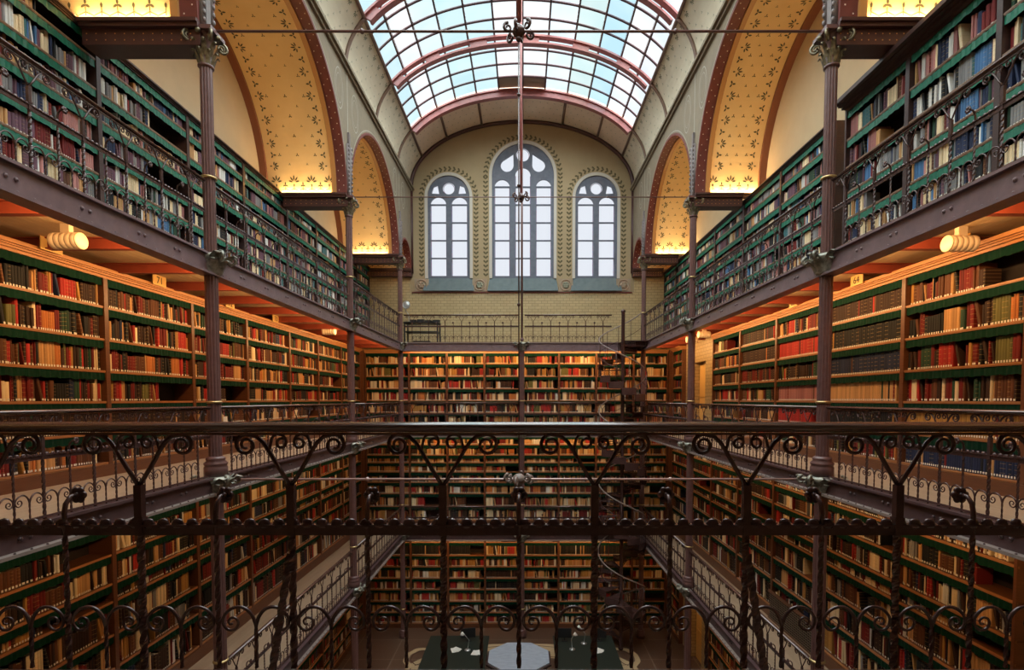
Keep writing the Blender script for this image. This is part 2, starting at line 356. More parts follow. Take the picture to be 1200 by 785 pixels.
# windows
def circ(cx,cz,r,n=24,rev=False):
    p=[(cx+r*cos(2*pi*i/n),cz+r*sin(2*pi*i/n)) for i in range(n)]; return p[::-1] if rev else p
def lancet(cx,hw,zb,zs,n=14): return arch_loop(cx,hw,zb,zs,n)[::-1]
def teardrop(cx,cz,r,ang,ln,n=22):
    tip=(cx+cos(ang)*ln,cz+sin(ang)*ln); p=[]
    for i in range(n+1):
        t=ang+radians(62)+(2*pi-radians(124))*i/n; p.append((cx+r*cos(t),cz+r*sin(t)))
    p.append(tip); return p[::-1]
def make_window(idx,w,big):
    cx,hw,zb,zs=w
    root=link('window_%d'%idx,None,None,(cx,YW,0)); struct(root,['narrow arched window beside the left arcade','wide central arched window with a round light at its crown','narrow arched window beside the right arcade'][idx-1])
    o=arch_loop(0,hw,zb,zs); holes=[]; bars=[]
    if big:
        for sx in (-1,0,1):
            lh=.29; c=sx*.79; top=zs+(-.42 if sx else .02); holes.append(lancet(c,lh,zb+.10,top)); bars.append((c,lh,zb+.10,top))
        holes.append(circ(0,zs+.78,.26,rev=True))
        holes.append(teardrop(-.60,zs+.38,.245,radians(62),.50)); holes.append(teardrop(.60,zs+.38,.245,radians(118),.50))
    else:
        for sx in (-1,1):
            c=sx*.40; lh=.30; top=zs-.28; holes.append(lancet(c,lh,zb+.10,top)); bars.append((c,lh,zb+.10,top))
        holes.append(circ(0,zs+.34,.235,rev=True))
        for sx in (-1,1):
            holes.append([(sx*.36,zs+.12),(sx*.66,zs+.14),(sx*.58,zs+.40),(sx*.42,zs+.46)][::-1])
    link('tracery',stand_up(curve_mesh('tracery',[o]+holes,.12,M['tracery'])),root,(0,.10,0))
    # glass, coloured edge strips, saddle bars
    g=MB(); 
    pts=arch_loop(0,hw-.01,zb+.01,zs); g.add([(x,.17,z) for x,z in pts],[tuple(range(len(pts)))]); g.build('pane',M['wglass'],root)
    b=MB()
    for c,lh,z0,zt in bars:
        n=5 if big else 4; base=zb+.10
        step=(H(8.08)-base)/5 if big else (H(7.41)-base)/4
        z=base+step
        while z<zt+.01: b.box(c-lh,c+lh,.04,.14,z-.018,z+.018); z+=step
    b.build('saddle_bar',M['tracery'],root)
    e=MB()
    for c,lh,z0,zt in bars:
        for s in (-1,1): e.box(c+s*(lh-.012)-.011,c+s*(lh-.012)+.011,.155,.165,z0,zt)
    for c,cz,r in ([(0,zs+.78,.245)] if big else [(0,zs+.34,.22)]):
        vs=[];fs=[]
        for k in range(24): t=2*pi*k/24; vs+= [(c+r*cos(t),.16,cz+r*sin(t)),(c+(r-.02)*cos(t),.16,cz+(r-.02)*sin(t))]
        for k in range(24): l=(k+1)%24; fs.append((2*k,2*l,2*l+1,2*k+1))
        e.add(vs,fs)
    e.build('coloured_glass_edge',M['glassred'],root)
    # reveal lining
    r=MB(); lp=arch_loop(0,hw,zb-.0,zs)[1:]+[(-hw,zb)]; lo=arch_loop(0,hw+.105,zb,zs)[1:]+[(-hw-.105,zb)]
    n=len(lp)
    vs=[(x,-.03,z) for x,z in lo]+[(x,-.02,z) for x,z in lp]+[(x,.05,z) for x,z in lp]+[(x,.05,z) for x,z in lo]
    fs=[]
    for i in range(n-1):
        for k in range(4): a=k*n; c=((k+1)%4)*n; fs.append((a+i,a+i+1,c+i+1,c+i))
    r.add(vs,fs); r.build('reveal_moulding',M['reveal'],root)
    # sloping sill
    s=MB(); x=hw+.12; s.add([(-x-.05,-.14,H(4.14)),(x+.05,-.14,H(4.14)),(x-.02,.035,zb+.01),(-x+.02,.035,zb+.01),(-x-.05,-.001,H(4.14)),(x+.05,-.001,H(4.14)),(x-.02,.06,zb-.05),(-x+.02,.06,zb-.05)],
        [(0,1,2,3),(5,4,7,6),(0,3,7,4),(1,5,6,2),(3,2,6,7),(0,4,5,1)])
    s.build('sill',M['sill'],root)
    return root
for i,w in enumerate(WIN): make_window(i+1,w,i==1)
# painted floral border round the windows (pattern) and shields
def leaf2(mb,f,u,v,a,l,w):
    pts=[(0,0),(l*.35,w*.5),(l*.75,w*.42),(l,0),(l*.75,-w*.42),(l*.35,-w*.5)]
    mb.add([f(u+x*cos(a)-y*sin(a),v+x*sin(a)+y*cos(a)) for x,y in pts],[(0,1,2,3,4,5)])
def disc2(mb,f,u,v,r,n=6): mb.add([f(u+r*cos(2*pi*k/n),v+r*sin(2*pi*k/n)) for k in range(n)],[tuple(range(n))])
def line2(mb,f,pts,w):
    for (a,b),(c,d) in zip(pts,pts[1:]):
        L=sqrt((c-a)**2+(d-b)**2) or 1; nx,ny=-(d-b)/L*w/2,(c-a)/L*w/2
        mb.add([f(a-nx,b-ny),f(c-nx,d-ny),f(c+nx,d+ny),f(a+nx,b+ny)],[(0,1,2,3)])
def palmette(mb,f,u,v,s,a=pi/2):
    for da,l in ((0,1.),(.62,.92),(-.62,.92),(1.3,.75),(-1.3,.75),(pi,.55)):
        leaf2(mb,f,u+.10*s*cos(a+da),v+.10*s*sin(a+da),a+da,l*s*.46,s*.125)
def trefoil(mb,f,u,v,s,a=pi/2):
    for da in (0,2.1,-2.1): leaf2(mb,f,u,v,a+da,s*.6,s*.28)
mb=MB(); f=lambda u,v:(u,YW-.004,v)
for cx,hw,zb,zs in WIN:
    R=hw+.24; path=[]
    z=zb+.1
    while z<zs: path.append((cx-R,z,pi/2)); path.append((cx+R,z,pi/2)); z+=.165
    n=int(pi*R/.165)
    for i in range(n+1): t=pi*i/n; path.append((cx+R*cos(t),zs+R*sin(t),t+pi/2))
    for k,(u,v,a) in enumerate(path):
        leaf2(mb,f,u,v,a+.8,.13,.07); leaf2(mb,f,u,v,a-.8,.13,.07); disc2(mb,f,u,v,.028)
mb.build('stencil_pattern',M['stencil'],wb,(0,-YW-.15,0))
for i,x in enumerate((-3.83,-1.62,1.66,3.86)):
    t=thing('carved_medallion',['round carved medallion at the left end of the window sills','greenish carved medallion between left and central windows','greenish carved medallion between central and right windows','round carved medallion at the right end of the window sills'][i],'medallion',(x,YW-.015,H(4.36)),0,'medallions below the windows')
    m2=MB(); w=.27; m2.add([(-w,0,-.24),(w,0,-.24),(w,0,.24),(-w,0,.24),(-w,-.05,-.24),(w,-.05,-.24),(w,-.05,.24),(-w,-.05,.24)],[(4,5,6,7),(0,1,5,4),(1,2,6,5),(2,3,7,6),(3,0,4,7)])
    m2.build('panel',M['rose'],t)
    m2=MB(); m2.tube([(.2*cos(2*pi*k/20),-.06,.2*sin(2*pi*k/20)) for k in range(20)],.022,6,True)
    m2.build('wreath',M['rose'],t); m3=MB(); m3.ball((0,-.05,0),.13,10,6,(1,.3,1))
    for k in range(6): m3.ball((.09*cos(k*pi/3),-.085,.09*sin(k*pi/3)),.04,6,4,(1,.5,1))
    m3.build('rosette',M['stone_d'] if i in(1,2) else M['rose'],t)

# ------------------------------------------------------------ vault and skylight
TE=math.acos(3.78/A0)     # angle of the skylight edge on the ellipse
def sheet(mb,t0,t1,y0,y1,d0,d1,n=10):
    P=[t0+(t1-t0)*i/n for i in range(n+1)]
    vs=[]
    for t in P:
        for d,y in ((d0,y0),(d0,y1),(d1,y1),(d1,y0)): x,z=EL(t,d); vs.append((x,y,z))
    fs=[]
    for i in range(n):
        for k in range(4): l=(k+1)%4; fs.append((4*i+k,4*i+l,4*i+4+l,4*i+4+k))
    fs.append((0,1,2,3)); fs.append((4*n+3,4*n+2,4*n+1,4*n))
    mb.add(vs,fs)
mb=MB(); sheet(mb,0,TE,-1.4,YW+.01,0,.15); sheet(mb,pi-TE,pi,-1.4,YW+.01,0,.15); mb.cur=1; sheet(mb,TE,pi-TE,18.45,YW+.01,0.0,.15,40)
ceil=struct(mb.build('ceiling',[M['vault'],M['vault_s']]),'cream stencilled cove and barrel vault above the hall')
# stencils on cove: rows of palmettes along top and bottom plus small sprigs
AL=TE*3.2
def cove(side):
    def f(u,v):  # u along y, v along arc 0..1
        x,z=EL(TE*v,-.006); return (side*x,u,z)
    return f
mb=MB()
for side in (-1,1):
    f=cove(side); sc=1/1.25
    g=lambda u,v,f=f:f(u,v*.8)
    y=10.2
    while y<20.2:
        palmette(mb,g,y,.14,.26); palmette(mb,g,y+.2,1.13,.2,-pi/2); trefoil(mb,g,y+.2,.16,.10)
        for k in range(4): trefoil(mb,g,y+.1+(k%2)*.2,.36+.19*k,.055)
        y+=.4
def f(u,v): x,z=EL(v/4.1,-.006); return (x,u,z)
v=TE*4.1+.25
while v<(pi-TE)*4.1:
    for k in range(5): trefoil(mb,f,18.75+.33*k,v+(k%2)*.12,.05)
    v+=.25
mb.build('stencil_pattern',M['stencil_g'],ceil)
RIBY=[-.6,2.05,4.7,7.3,10.2,13.1,15.75,18.4]
# cove ribs (curved, brown)
mb=MB()
for y in RIBY:
    for s in (0,1):
        t0,t1=(0,TE) if s==0 else (pi-TE,pi)
        P=[t0+(t1-t0)*i/10 for i in range(11)]
        mb.tube([(EL(t,-.02)[0],y,EL(t,-.02)[1]) for t in P],.05,8)
for t in [TE,pi-TE]+[TE+(pi-2*TE)*k/6 for k in range(1,6)]:
    x,z=EL(t,-.02); a=18.45 if TE+.01<t<pi-TE-.01 else -1.1
    mb.tube([(x,a,z),(x,YW,z)],.045,8)
mb.build('cove_rib',M['rib'],ceil)
mb=MB(); P=[pi*i/60 for i in range(61)]
mb.tube([(EL(t,-.06)[0],YW-.06,EL(t,-.06)[1]) for t in P],.07,8)
for sx in(-1,1): mb.tube([(sx*4.19,YW-.06,ZV),(sx*4.19,YW-.06,H(4.8))],.06,8)
struct(mb.build('trim_3',M['beam_d']),'dark moulding framing the end wall')
# skylight
sky=struct(link('window_4',None),'long curved iron and glass skylight over the hall')
mb=MB(); n=12
tint=[(.72,.90,.94),(.97,.98,1),(.80,.92,.95),(.66,.86,.88),(.70,.88,.92),(.95,.96,.97),(.96,.96,.96),(.84,.92,.97),(.72,.86,.84),(.60,.82,.92),(.95,.96,.99),(.93,.93,.98)]
TA=[TE+(pi-2*TE)*k/n for k in range(n+1)][::-1]
ys=[]
for a,b in zip(RIBY,RIBY[1:]): ys+=[a+(b-a)*k/4 for k in range(4)]
ys.append(18.4)
for k in range(n):
    for a,b in zip(ys,ys[1:]):
        c=tint[k]; r=random.uniform(.95,1.03); c=tuple(min(1,x*r) for x in c)
        p=[(EL(t,.10)[0],y,EL(t,.10)[1]) for t,y in ((TA[k],a),(TA[k+1],a),(TA[k+1],b),(TA[k],b))]
        mb.col=c
        if b>18.3 and k in (5,6): mb.cur=1
        else: mb.cur=0
        mb.add(p,[(0,1,2,3)])
mb.build('pane',[M['glass'],M['cobble']],sky)
mb=MB()
for k in range(n+1):
    x,z=EL(TA[k],.07); mb.bar((x,-.6,z),(x,18.4,z),.05 if k!=6 else .12,.08)
mb.build('glazing_bar',M['bar'],sky)
mb=MB()
for y in ys:
    if any(abs(y-r)<.05 for r in RIBY): continue
    P=[TE+(pi-2*TE)*i/36 for i in range(37)]
    mb.tube([(EL(t,.06)[0],y,EL(t,.06)[1]) for t in P],.034,6)
mb.build('transom_bar',M['bar'],sky)
for y in RIBY:
    mb=MB(); P=[TE+(pi-2*TE)*i/48 for i in range(49)]
    dy=.09
    for d0,d1 in ((-.03,.02),(-.24,-.19)): sheet(mb,TE-.01,pi-TE+.01,y-dy,y+dy,d0,d1,48)
    # web with slots
    seg=18; st=(pi-2*TE)/seg
    for k in range(seg):
        if k%3!=2 and y<18.3: continue
        sheet(mb,TE+st*k,TE+st*(k+1),y-.03,y+.03,-.2,-.02,3)
    mb.build('arch_rib',M['ribred'],sky)

# cornice at the spring of the cove
for s,nm in ((-1,'trim_4'),(1,'trim_5')):
    mb=MB(); x=s*4.2
    for dx,z0,z1 in ((.06,7.86,7.93),(.12,7.93,8.0),(.09,8.0,8.06)): mb.box(min(x-s*dx,x+s*.2),max(x-s*dx,x+s*.2),-1.1,YW,H(z0),H(z1))
    struct(mb.build(nm,M['stone']),'moulded stone string course under the cove')

# ------------------------------------------------------------ arcades
SPR=H(4.95)
BAYS=[(-.9,2.05),(2.05,7.3),(7.3,13.1),(13.1,18.4),(18.4,YW)]
def arcade(s):
    xw=WL if s<0 else WR; side='left' if s<0 else 'right'
    loops=[]; 
    zt=H(7.93)
    # continuous face wall: outline under arches
    pts=[(-1.1,zt),(-1.1,SPR)]
    for i,(a,b) in enumerate(BAYS):
        r=(b-a)/2-.17 if i in(1,2,3) else (b-a)/2-.17; c=(a+b)/2
        pts.append((c-r,SPR))
        for k in range(33): t=pi-pi*k/32; pts.append((c+r*cos(t),SPR+r*sin(t)))
        pts.append((c+r,SPR))
    pts+=[(YW,SPR),(YW,zt)]
    q=[pts[0]]
    for p in pts[1:]:
        if abs(p[0]-q[-1][0])+abs(p[1]-q[-1][1])>1e-4: q.append(p)
    me=curve_mesh('wall_arcade',[q[::-1]],.34,M['stone']); me.transform(Matrix.Rotation(pi/2,4,'X')); me.transform(Matrix.Rotation(pi/2,4,'Z'))
    aw=struct(link('wall_arcade_'+side,me,None,(s*(W+.17),0,0)),'stone arcade wall with round arches above the %s columns'%side)
    dots=MB(); st=MB(); st.cur=0
    for i,(a,b) in enumerate(BAYS):
        if i==0: continue
        r=(b-a)/2-.17; c=(a+b)/2; n=48 if i<4 else 20
        # barrel soffit, x from W to wall
        mb=MB(); mb.smooth=True
        def arcstrip(x0,x1,r0,r1,mat):
            mb.cur=mat; vs=[];fs=[]
            for k in range(n+1):
                t=pi*k/n
                for x,rr in ((x0,r0),(x1,r0),(x1,r1),(x0,r1)): vs.append((s*x,c+rr*cos(t),SPR+rr*sin(t)))
            for k in range(n):
                for j in range(4): l=(j+1)%4; fs.append((4*k+j,4*k+l,4*k+4+l,4*k+4+j))
            mb.add(vs,fs)
        mb.smooth=False
        arcstrip(W+.30,xw+.02,r,r+.12,0)
        arcstrip(W-.012,W+.22,r-.012,r+.05,1)
        arcstrip(W+.22,W+.32,r-.05,r+.03,2)
        arcstrip(xw-.16,xw,r-.07,r+.03,3)
        mb.smooth=False
        v=struct(mb.build('ceiling_vault',[M['gold'],M['rimred'],M['rimgold'],M['rimbrown']]),'ochre stencilled arch vault above the %s gallery'%side)
        # stencils
        sm=MB()
        f=lambda u,w_,r=r,c=c:(s*u,c+(r-.004)*cos(w_/r),SPR+(r-.004)*sin(w_/r))
        u0=W+.38; u1=xw-.2; Lr=pi*r
        k=0; w_=.62
        while w_<Lr-.5:
            for uu,a in ((u0+.12,0),(u1-.12,pi)):
                if k%2==0: palmette(sm,f,uu,w_,.24,a)
                else: trefoil(sm,f,uu-.02,w_,.13,a)
            w_+=.24; k+=1
        w_=.66; k=0
        while w_<Lr-.6:
            m_=3 if k%2 else 2; span=u1-u0-.6
            for j in range(m_): trefoil(sm,f,u0+.3+span*(j+ (0 if m_==3 else .5))/2,w_,.07 if k%2 else .05,pi/2)
            w_+=.2; k+=1
        # border at both springs
        for e in (0,1):
            g=(lambda u,v,f=f:f(u,v)) if e==0 else (lambda u,v,f=f,Lr=Lr:f(u,Lr-v))
            x=u0+.02; j=0
            while x<u1:
                if j%2==0: palmette(sm,g,x,.26,.30)
                else: trefoil(sm,g,x,.20,.12); 
                line2(sm,g,[(x,.06),(x,.2)],.014)
                if x+.21<u1: line2(sm,g,[(x+.21*q/6,.06+.05*abs(q/3-1)) for q in range(7)],.016)
                x+=.21; j+=1
        sm.build('stencil_pattern',M['stencil'],v)
        dm=MB(); f2=lambda u,w_,r=r,c=c:(s*u,c+(r-.016)*cos(w_/(r-.012)),SPR+(r-.016)*sin(w_/(r-.012)))
        w_=.08; k=0
        while w_<pi*(r-.012)-.03:
            disc2(dm,f2,W+(.05 if k%2 else .16),w_,.012); w_+=.11; k+=1
        dm.build('dot_pattern',M['dot'],v)
        # painted rings on the face around the arch and ovals in spandrels
        fa=lambda u,v:(s*(W-.004),u,v)
        if i<4:
            st.cur=0
            pr=[(c+(r+.10)*cos(pi*k/40),SPR+(r+.10)*sin(pi*k/40)) for k in range(41)]
            line2(st,fa,pr,.022)
            for k in range(41): t=pi*k/40; disc2(st,fa,c+(r+.05)*cos(t),SPR+(r+.05)*sin(t),.012,5)
    for y in YC[1:]:
        st.cur=0
        fa=lambda u,v:(s*(W-.004),u,v)
        for dy in (-.52,.52):
            for rr,wd in ((.33,.025),(.24,.015)):
                pr=[(y+dy*1.1+rr*.8*cos(2*pi*k/24),H(7.2)+rr*1.35*sin(2*pi*k/24)) for k in range(25)]; line2(st,fa,pr,wd)
        line2(st,fa,[(y,SPR+.9),(y,H(7.86))],.05)
    st.build('painted_line_pattern',M['stone_l'],aw,(-s*(W+.17),0,0))
    # carved pier above each capital
    for y in YC[1:]:
        pm=MB(); pm.box(min(s*(W-.05),s*(W+.1)),max(s*(W-.05),s*(W+.1)),y-.05,y+.05,SPR,SPR+1.5)
        for sy in (-.11,.11):
            pm.tube([(s*(W-.02),y+sy,SPR+.0),(s*(W-.02),y+sy*.9,SPR+1.2)],.04,6)
            for k in range(12): pm.ball((s*(W-.055),y+sy,SPR+.06+k*.1),.026,6,4,(1,1,1.5))
        pm.build('carved_pier',M['pier'],aw,(-s*(W+.17),0,0))
for s in (-1,1): arcade(s)
# transverse springing beams with ledge
for s in (-1,1):
    xw=WL if s<0 else WR
    for i,y in enumerate(YC+[YW-.1]):
        mb=MB(); a,b=sorted((s*(W-.02),s*((XL if s<0 else XR)-.09))); dy=.15 if i<4 else .1
        mb.box(a,b,y-dy,y+dy,H(4.66),H(4.86))
        mb.cur=1; mb.box(a,b,y-dy-.06,min(y+dy+.06,YW),H(4.86),H(4.91)); mb.box(a,b,y-dy-.09,min(y+dy+.09,YW),H(4.91),H(4.955))
        mb.cur=2
        for k in range(12):
            for zz in (4.72,4.80):
                x=a+(b-a)*(k+.5+(zz>4.8)*.4)/12.5; mb.add([(x-.008,y-dy-.002,H(zz)-.008),(x+.008,y-dy-.002,H(zz)-.008),(x+.008,y-dy-.002,H(zz)+.008),(x-.008,y-dy-.002,H(zz)+.008)],[(0,1,2,3)])
        struct(mb.build('beam',[M['beam_d'],M['beam_d'],M['rimgold']]),'dark beam from column to outer wall at arch springing')

# ------------------------------------------------------------ galleries
def gallery_slab(name,x0,x1,y0,y1,zt,label):
    mb=MB(); mb.box(x0,x1,y0,y1,zt-.035,zt); return struct(mb.build(name,M['floorwood']),label)
SOFF={1:(FL[1]-.02,FL[1]),2:(FL[2]-.02,FL[2]),3:(H(1.96),H(1.985))}
names={1:'lower',2:'middle',3:'upper'}
for lv in (1,2,3):
    z=SOFF[lv][1]; yend=19.62 if lv<3 else YW-.012
    gallery_slab('floor_%s_left'%names[lv],-WL,-W+.02,2.0,yend,z,'wooden walkway of the %s left gallery'%names[lv])
    gallery_slab('floor_%s_right'%names[lv],W-.02,WR,2.0,yend,z,'wooden walkway of the %s right gallery'%names[lv])
    gallery_slab('floor_%s_end'%names[lv],-W+.02,W-.02,18.35,yend,z,'wooden walkway of the %s end gallery'%names[lv])
    gallery_slab('floor_%s_near'%names[lv],-WL,WR,-1.1,1.95,z,'wooden walkway of the %s near gallery'%names[lv])
    # girders
    top=FL[lv]; bot=top-(.20 if lv<3 else .25)
    def girder(p,q,nrm):
        # p,q along edge; nrm points to the void
        mb=MB(); P=Vector(p); Q=Vector(q); d=(Q-P).normalized(); L=(Q-P).length; nn=Vector(nrm)
        def seg(o0,o1,z0,z1,mat):
            mb.cur=mat; vs=[]
            for zz in (z0,z1):
                for c,o in ((P,o0),(Q,o0),(Q,o1),(P,o1)): w=c+nn*o; vs.append((w.x,w.y,zz))
            mb.add(vs,[(0,3,2,1),(4,5,6,7),(0,1,5,4),(1,2,6,5),(2,3,7,6),(3,0,4,7)])
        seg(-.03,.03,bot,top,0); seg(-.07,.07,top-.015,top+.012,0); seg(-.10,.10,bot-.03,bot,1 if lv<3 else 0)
        # rivets and rosette pairs
        mb.cur=0; k=.15
        while k<L:
            w=P+d*k+nn*.085; mb.ball((w.x,w.y,bot+.004),.011,6,4)
            w=P+d*k+nn*.03
            if int(k/.15)%5==0:
                for e in (-.045,.045): w2=w+d*e; mb.ball((w2.x,w2.y,(bot+top)/2),.022,6,4)
            k+=.15
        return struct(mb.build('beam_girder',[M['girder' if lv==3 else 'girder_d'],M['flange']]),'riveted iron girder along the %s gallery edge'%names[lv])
    for s in (-1,1): girder((s*W,2.05,0),(s*W,18.4,0),(-s,0,0))
    girder((-W,18.4,0),(W,18.4,0),(0,-1,0)); girder((-W,1.965,0),(W,1.965,0),(0,1,0))
# soffit planks and red beams of the upper gallery; plain ones for the others
for s in (-1,1):
    xw=WL if s<0 else WR; a,b=sorted((s*(W+.03),s*xw))
    mb=MB(); x=a
    while x<b-.01: mb.box(x+.002,min(x+.11,b),2.1,YW-.02,H(1.945),H(1.95)); x+=.112
    struct(mb.build('ceiling_planks',M['plank']),'pale boarded soffit of the upper gallery')
    y=2.85
    while y<20:
        mb=MB(); mb.box(a,b,y-.045,y+.045,H(1.93),H(1.944)); mb.box(a,b,y-.012,y+.012,H(1.82),H(1.93)); mb.box(a,b,y-.045,y+.045,H(1.805),H(1.82))
        if not (s>0 and 14.9<y<18.0 and False): struct(mb.build('beam_soffit',M['red_beam']),'red painted iron beam under the upper gallery')
        y+=1.2
mb=MB(); mb.box(-W,W,18.45,YW-.02,H(1.945),H(1.95)); struct(mb.build('ceiling_planks',M['plank']))
y=-3.6
while y<3.9:
    mb=MB(); mb.box(y-.045,y+.045,18.45,19.6,H(1.82),H(1.94)); struct(mb.build('beam_soffit',M['red_beam'])); y+=1.2

# ------------------------------------------------------------ columns
def leafy(mb,z0,h,r0,r1,n,lw,ph=0.):
    """ring of acanthus leaves curling outwards"""
    for k in range(n):
        t=2*pi*k/n+ph; prof=[(r0,0,1.),(r0+.2*(r1-r0),.4,1.05),(r0+.45*(r1-r0),.75,.95),(r0+.85*(r1-r0),.98,.7),(r1,.9,.35),(r1-.008,.78,.15)]
        vs=[];fs=[]
        for rr,zz,ww in prof:
            for e,dr in ((-1,-.006),(0,.012),(1,-.006)):
                a=t+e*lw*ww/rr/2; vs.append(((rr+dr)*cos(a),(rr+dr)*sin(a),z0+h*zz))
        for i in range(5):
            for j in range(2): fs.append((3*i+j,3*i+j+1,3*i+4+j,3*i+3+j))
        old=mb.smooth; mb.smooth=True; mb.add(vs,fs); mb.smooth=old
def volute(mb,c,dirv,r,tw,turns=1.6,n=22):
    """scroll in vertical plane of direction dirv"""
    pts=[]
    for i in range(n+1):
        q=i/n; a=pi/2-q*turns*2*pi; rr=r*(1-.75*q); pts.append((c[0]+dirv[0]*rr*cos(a),c[1]+dirv[1]*rr*cos(a),c[2]+rr*sin(a)))
    mb.tube(pts,[tw*(1-.5*i/n) for i in range(n+1)],6)
def capital_mesh():
    mb=MB(); mb.cur=1; mb.lathe([(.085,0),(.10,.01),(.10,.03),(.085,.04),(.088,.2),(.10,.38),(.14,.42)],16); mb.cur=0
    leafy(mb,.04,.16,.09,.165,8,.062); leafy(mb,.13,.18,.095,.20,8,.07,pi/8)
    for k in range(4):
        a=pi/4+k*pi/2; d=(cos(a),sin(a)); volute(mb,(d[0]*.20,d[1]*.20,.345),d,.072,.02)
        a=k*pi/2; mb.ball((cos(a)*.17,sin(a)*.17,.40),.035,8,5)
    mb.cur=1; mb.box(-.17,.17,-.17,.17,.42,.47)
    return mb.mesh('capital',[M['bronze'],M['column']])
def collar_mesh():
    mb=MB(); mb.lathe([(.09,0),(.11,.02),(.10,.06),(.13,.16),(.16,.20),(.12,.24)],14)
    leafy(mb,.02,.15,.10,.20,7,.11); leafy(mb,.10,.14,.11,.25,6,.12,.3)
    for k in range(6):
        a=2*pi*k/6+.5; d=(cos(a),sin(a)); volute(mb,(d[0]*.18,d[1]*.18,.18+.02*(k%2)),d,.055,.02,1.3,14)
    [mb.v.__setitem__(i,(v[0]*1.3,v[1]*1.3,v[2]*1.15)) for i,v in enumerate(mb.v)]; return mb.mesh('bracket_collar',M['bronze_g'])
def base_mesh():
    mb=MB(); mb.lathe([(.15,0),(.15,.13),(.135,.15),(.15,.17),(.15,.19),(.115,.22),(.125,.24),(.12,.26),(.09,.28)],20)
    return mb.mesh('base',M['column'])
def ring_mesh():
    mb=MB(); mb.lathe([(.088,0),(.103,.008),(.103,.026),(.088,.035)],18); return mb.mesh('ring',M['brass'])
CAPM,COLLM,BASEM,RINGM=capital_mesh(),collar_mesh(),base_mesh(),ring_mesh()
_sh={}
def shaft(z0,z1,r):
    k=(round(z1-z0,3),r)
    if k not in _sh: mb=MB(); mb.flute(r,0,z1-z0,12); _sh[k]=mb.mesh('shaft',M['column'])
    return _sh[k]
ORD=['standing beside the camera gallery','nearest in view','second in the row','at the far corner']
def column(x,y,label,full=True):
    t=thing('iron_column',label,'column',(x,y,0),0,'cast iron columns around the hall')
    levels=[0,FL[1],FL[2],FL[3]]
    for i,z in enumerate(levels):
        if i==3 and not full: break
        zt=(levels[i+1]-.23) if i<3 else H(4.44)
        zb=z+.27 if i<3 else z-.01
        if i<3: link('base',BASEM,t,(0,0,z+.012))
        r=.085 if i<3 else .078
        link('shaft',shaft(zb,zt,r),t,(0,0,zb))
        link('ring',RINGM,t,(0,0,z+1.02))
        if i<3: link('bracket_collar',COLLM,t,(0,0,levels[i+1]-.26))
    if full: link('capital',CAPM,t,(0,0,H(4.44)),0)
for i,y in enumerate(YC):
    for s,sn in ((-1,'left'),(1,'right')):
        column(s*W,y,'slender fluted brown iron column, %s on the %s side, with leafy capital'%(['camera end','nearest visible','second','far corner'][i],sn))
column(0,18.4,'plain central column carrying the far end gallery, without leafy capital',False)

# ------------------------------------------------------------ railings
def spiral(cx,cz,r,a0,turns,dirn,n=20,rmin=.25):
    return [(cx+ (r*(1-(1-rmin)*i/n))*cos(a0+dirn*2*pi*turns*i/n), 0, cz+(r*(1-(1-rmin)*i/n))*sin(a0+dirn*2*pi*turns*i/n)) for i in range(n+1)]
def y_post_mesh():
    mb=MB(); w=.022
    mb.twist(0,0,.0,.53,.0205,9,8)
    mb.box(-.0145,.0145,-.013,.013,.53,.727)
    mb.box(-.019,.019,-.016,.016,.585,.60)
    for s in (-1,1):
        # arm with outer volute
        pts=[(0,0,.72),(s*.045,0,.793),(s*.085,0,.862)]
        pts+=[(s*.105,0,.893),(s*.13,0,.915),(s*.165,0,.925)]
        arc=[(s*(.172)+s*.042*cos(pi/2-i*2*pi*1.55/22)*(1-.72*i/22)+0,0,.883+.042*sin(pi/2-i*2*pi*1.55/22)*(1-.72*i/22)) for i in range(23)]
        mb.tube(pts[:-1]+arc,[.0085]*5+[.0085-.0035*i/22 for i in range(23)],6)
        # inner heart lobe
        arc=[]
        for i in range(5): a=i/4; arc.append((s*(.083-.01*a),0,.86+.045*a))
        c=(s*.045,.895)
        for i in range(20):
            th=0 + i*2*pi*1.35/19; rr=.030*(1-.65*max(0,(i-5))/14) if i>5 else .030
            arc.append((c[0]+s*rr*cos(th)-(s*(.03-rr) if i>5 else 0)*.9,0,c[1]+rr*sin(th)))
        mb.tube(arc,.006,5)
    return mb.mesh('fork_post',M['iron'])
def finial_mesh():
    mb=MB(); mb.twist(0,0,0,.53,.0145,10,8)
    pts=[(0,0,.53),(0,0,.615),(0,.008,.65),(0,.03,.675),(0,.06,.68)]
    mb.tube(pts,[.009,.009,.009,.008,.007],8)
    return mb.mesh('finial_post',M['iron'])
def rosette_mesh():
    mb=MB(); 
    for k in range(6):
        a=k*pi/3; mb.ball((.019*cos(a),.068,.675+.019*sin(a)),.0165,8,5,(1,.6,1))
    mb.ball((0,.062,.675),.013,8,5); return mb.mesh('rosette',M['iron'])
def catmull(P,n=4):
    out=[]
    for i in range(len(P)-1):
        p0=Vector(P[max(i-1,0)]);p1=Vector(P[i]);p2=Vector(P[i+1]);p3=Vector(P[min(i+2,len(P)-1)])
        for k in range(n):
            t=k/n; out.append(tuple(.5*((2*p1)+(-p0+p2)*t+(2*p0-5*p1+4*p2-p3)*t*t+(-p0+3*p1-3*p2+p3)*t*t*t)))
    out.append(tuple(P[-1])); return out
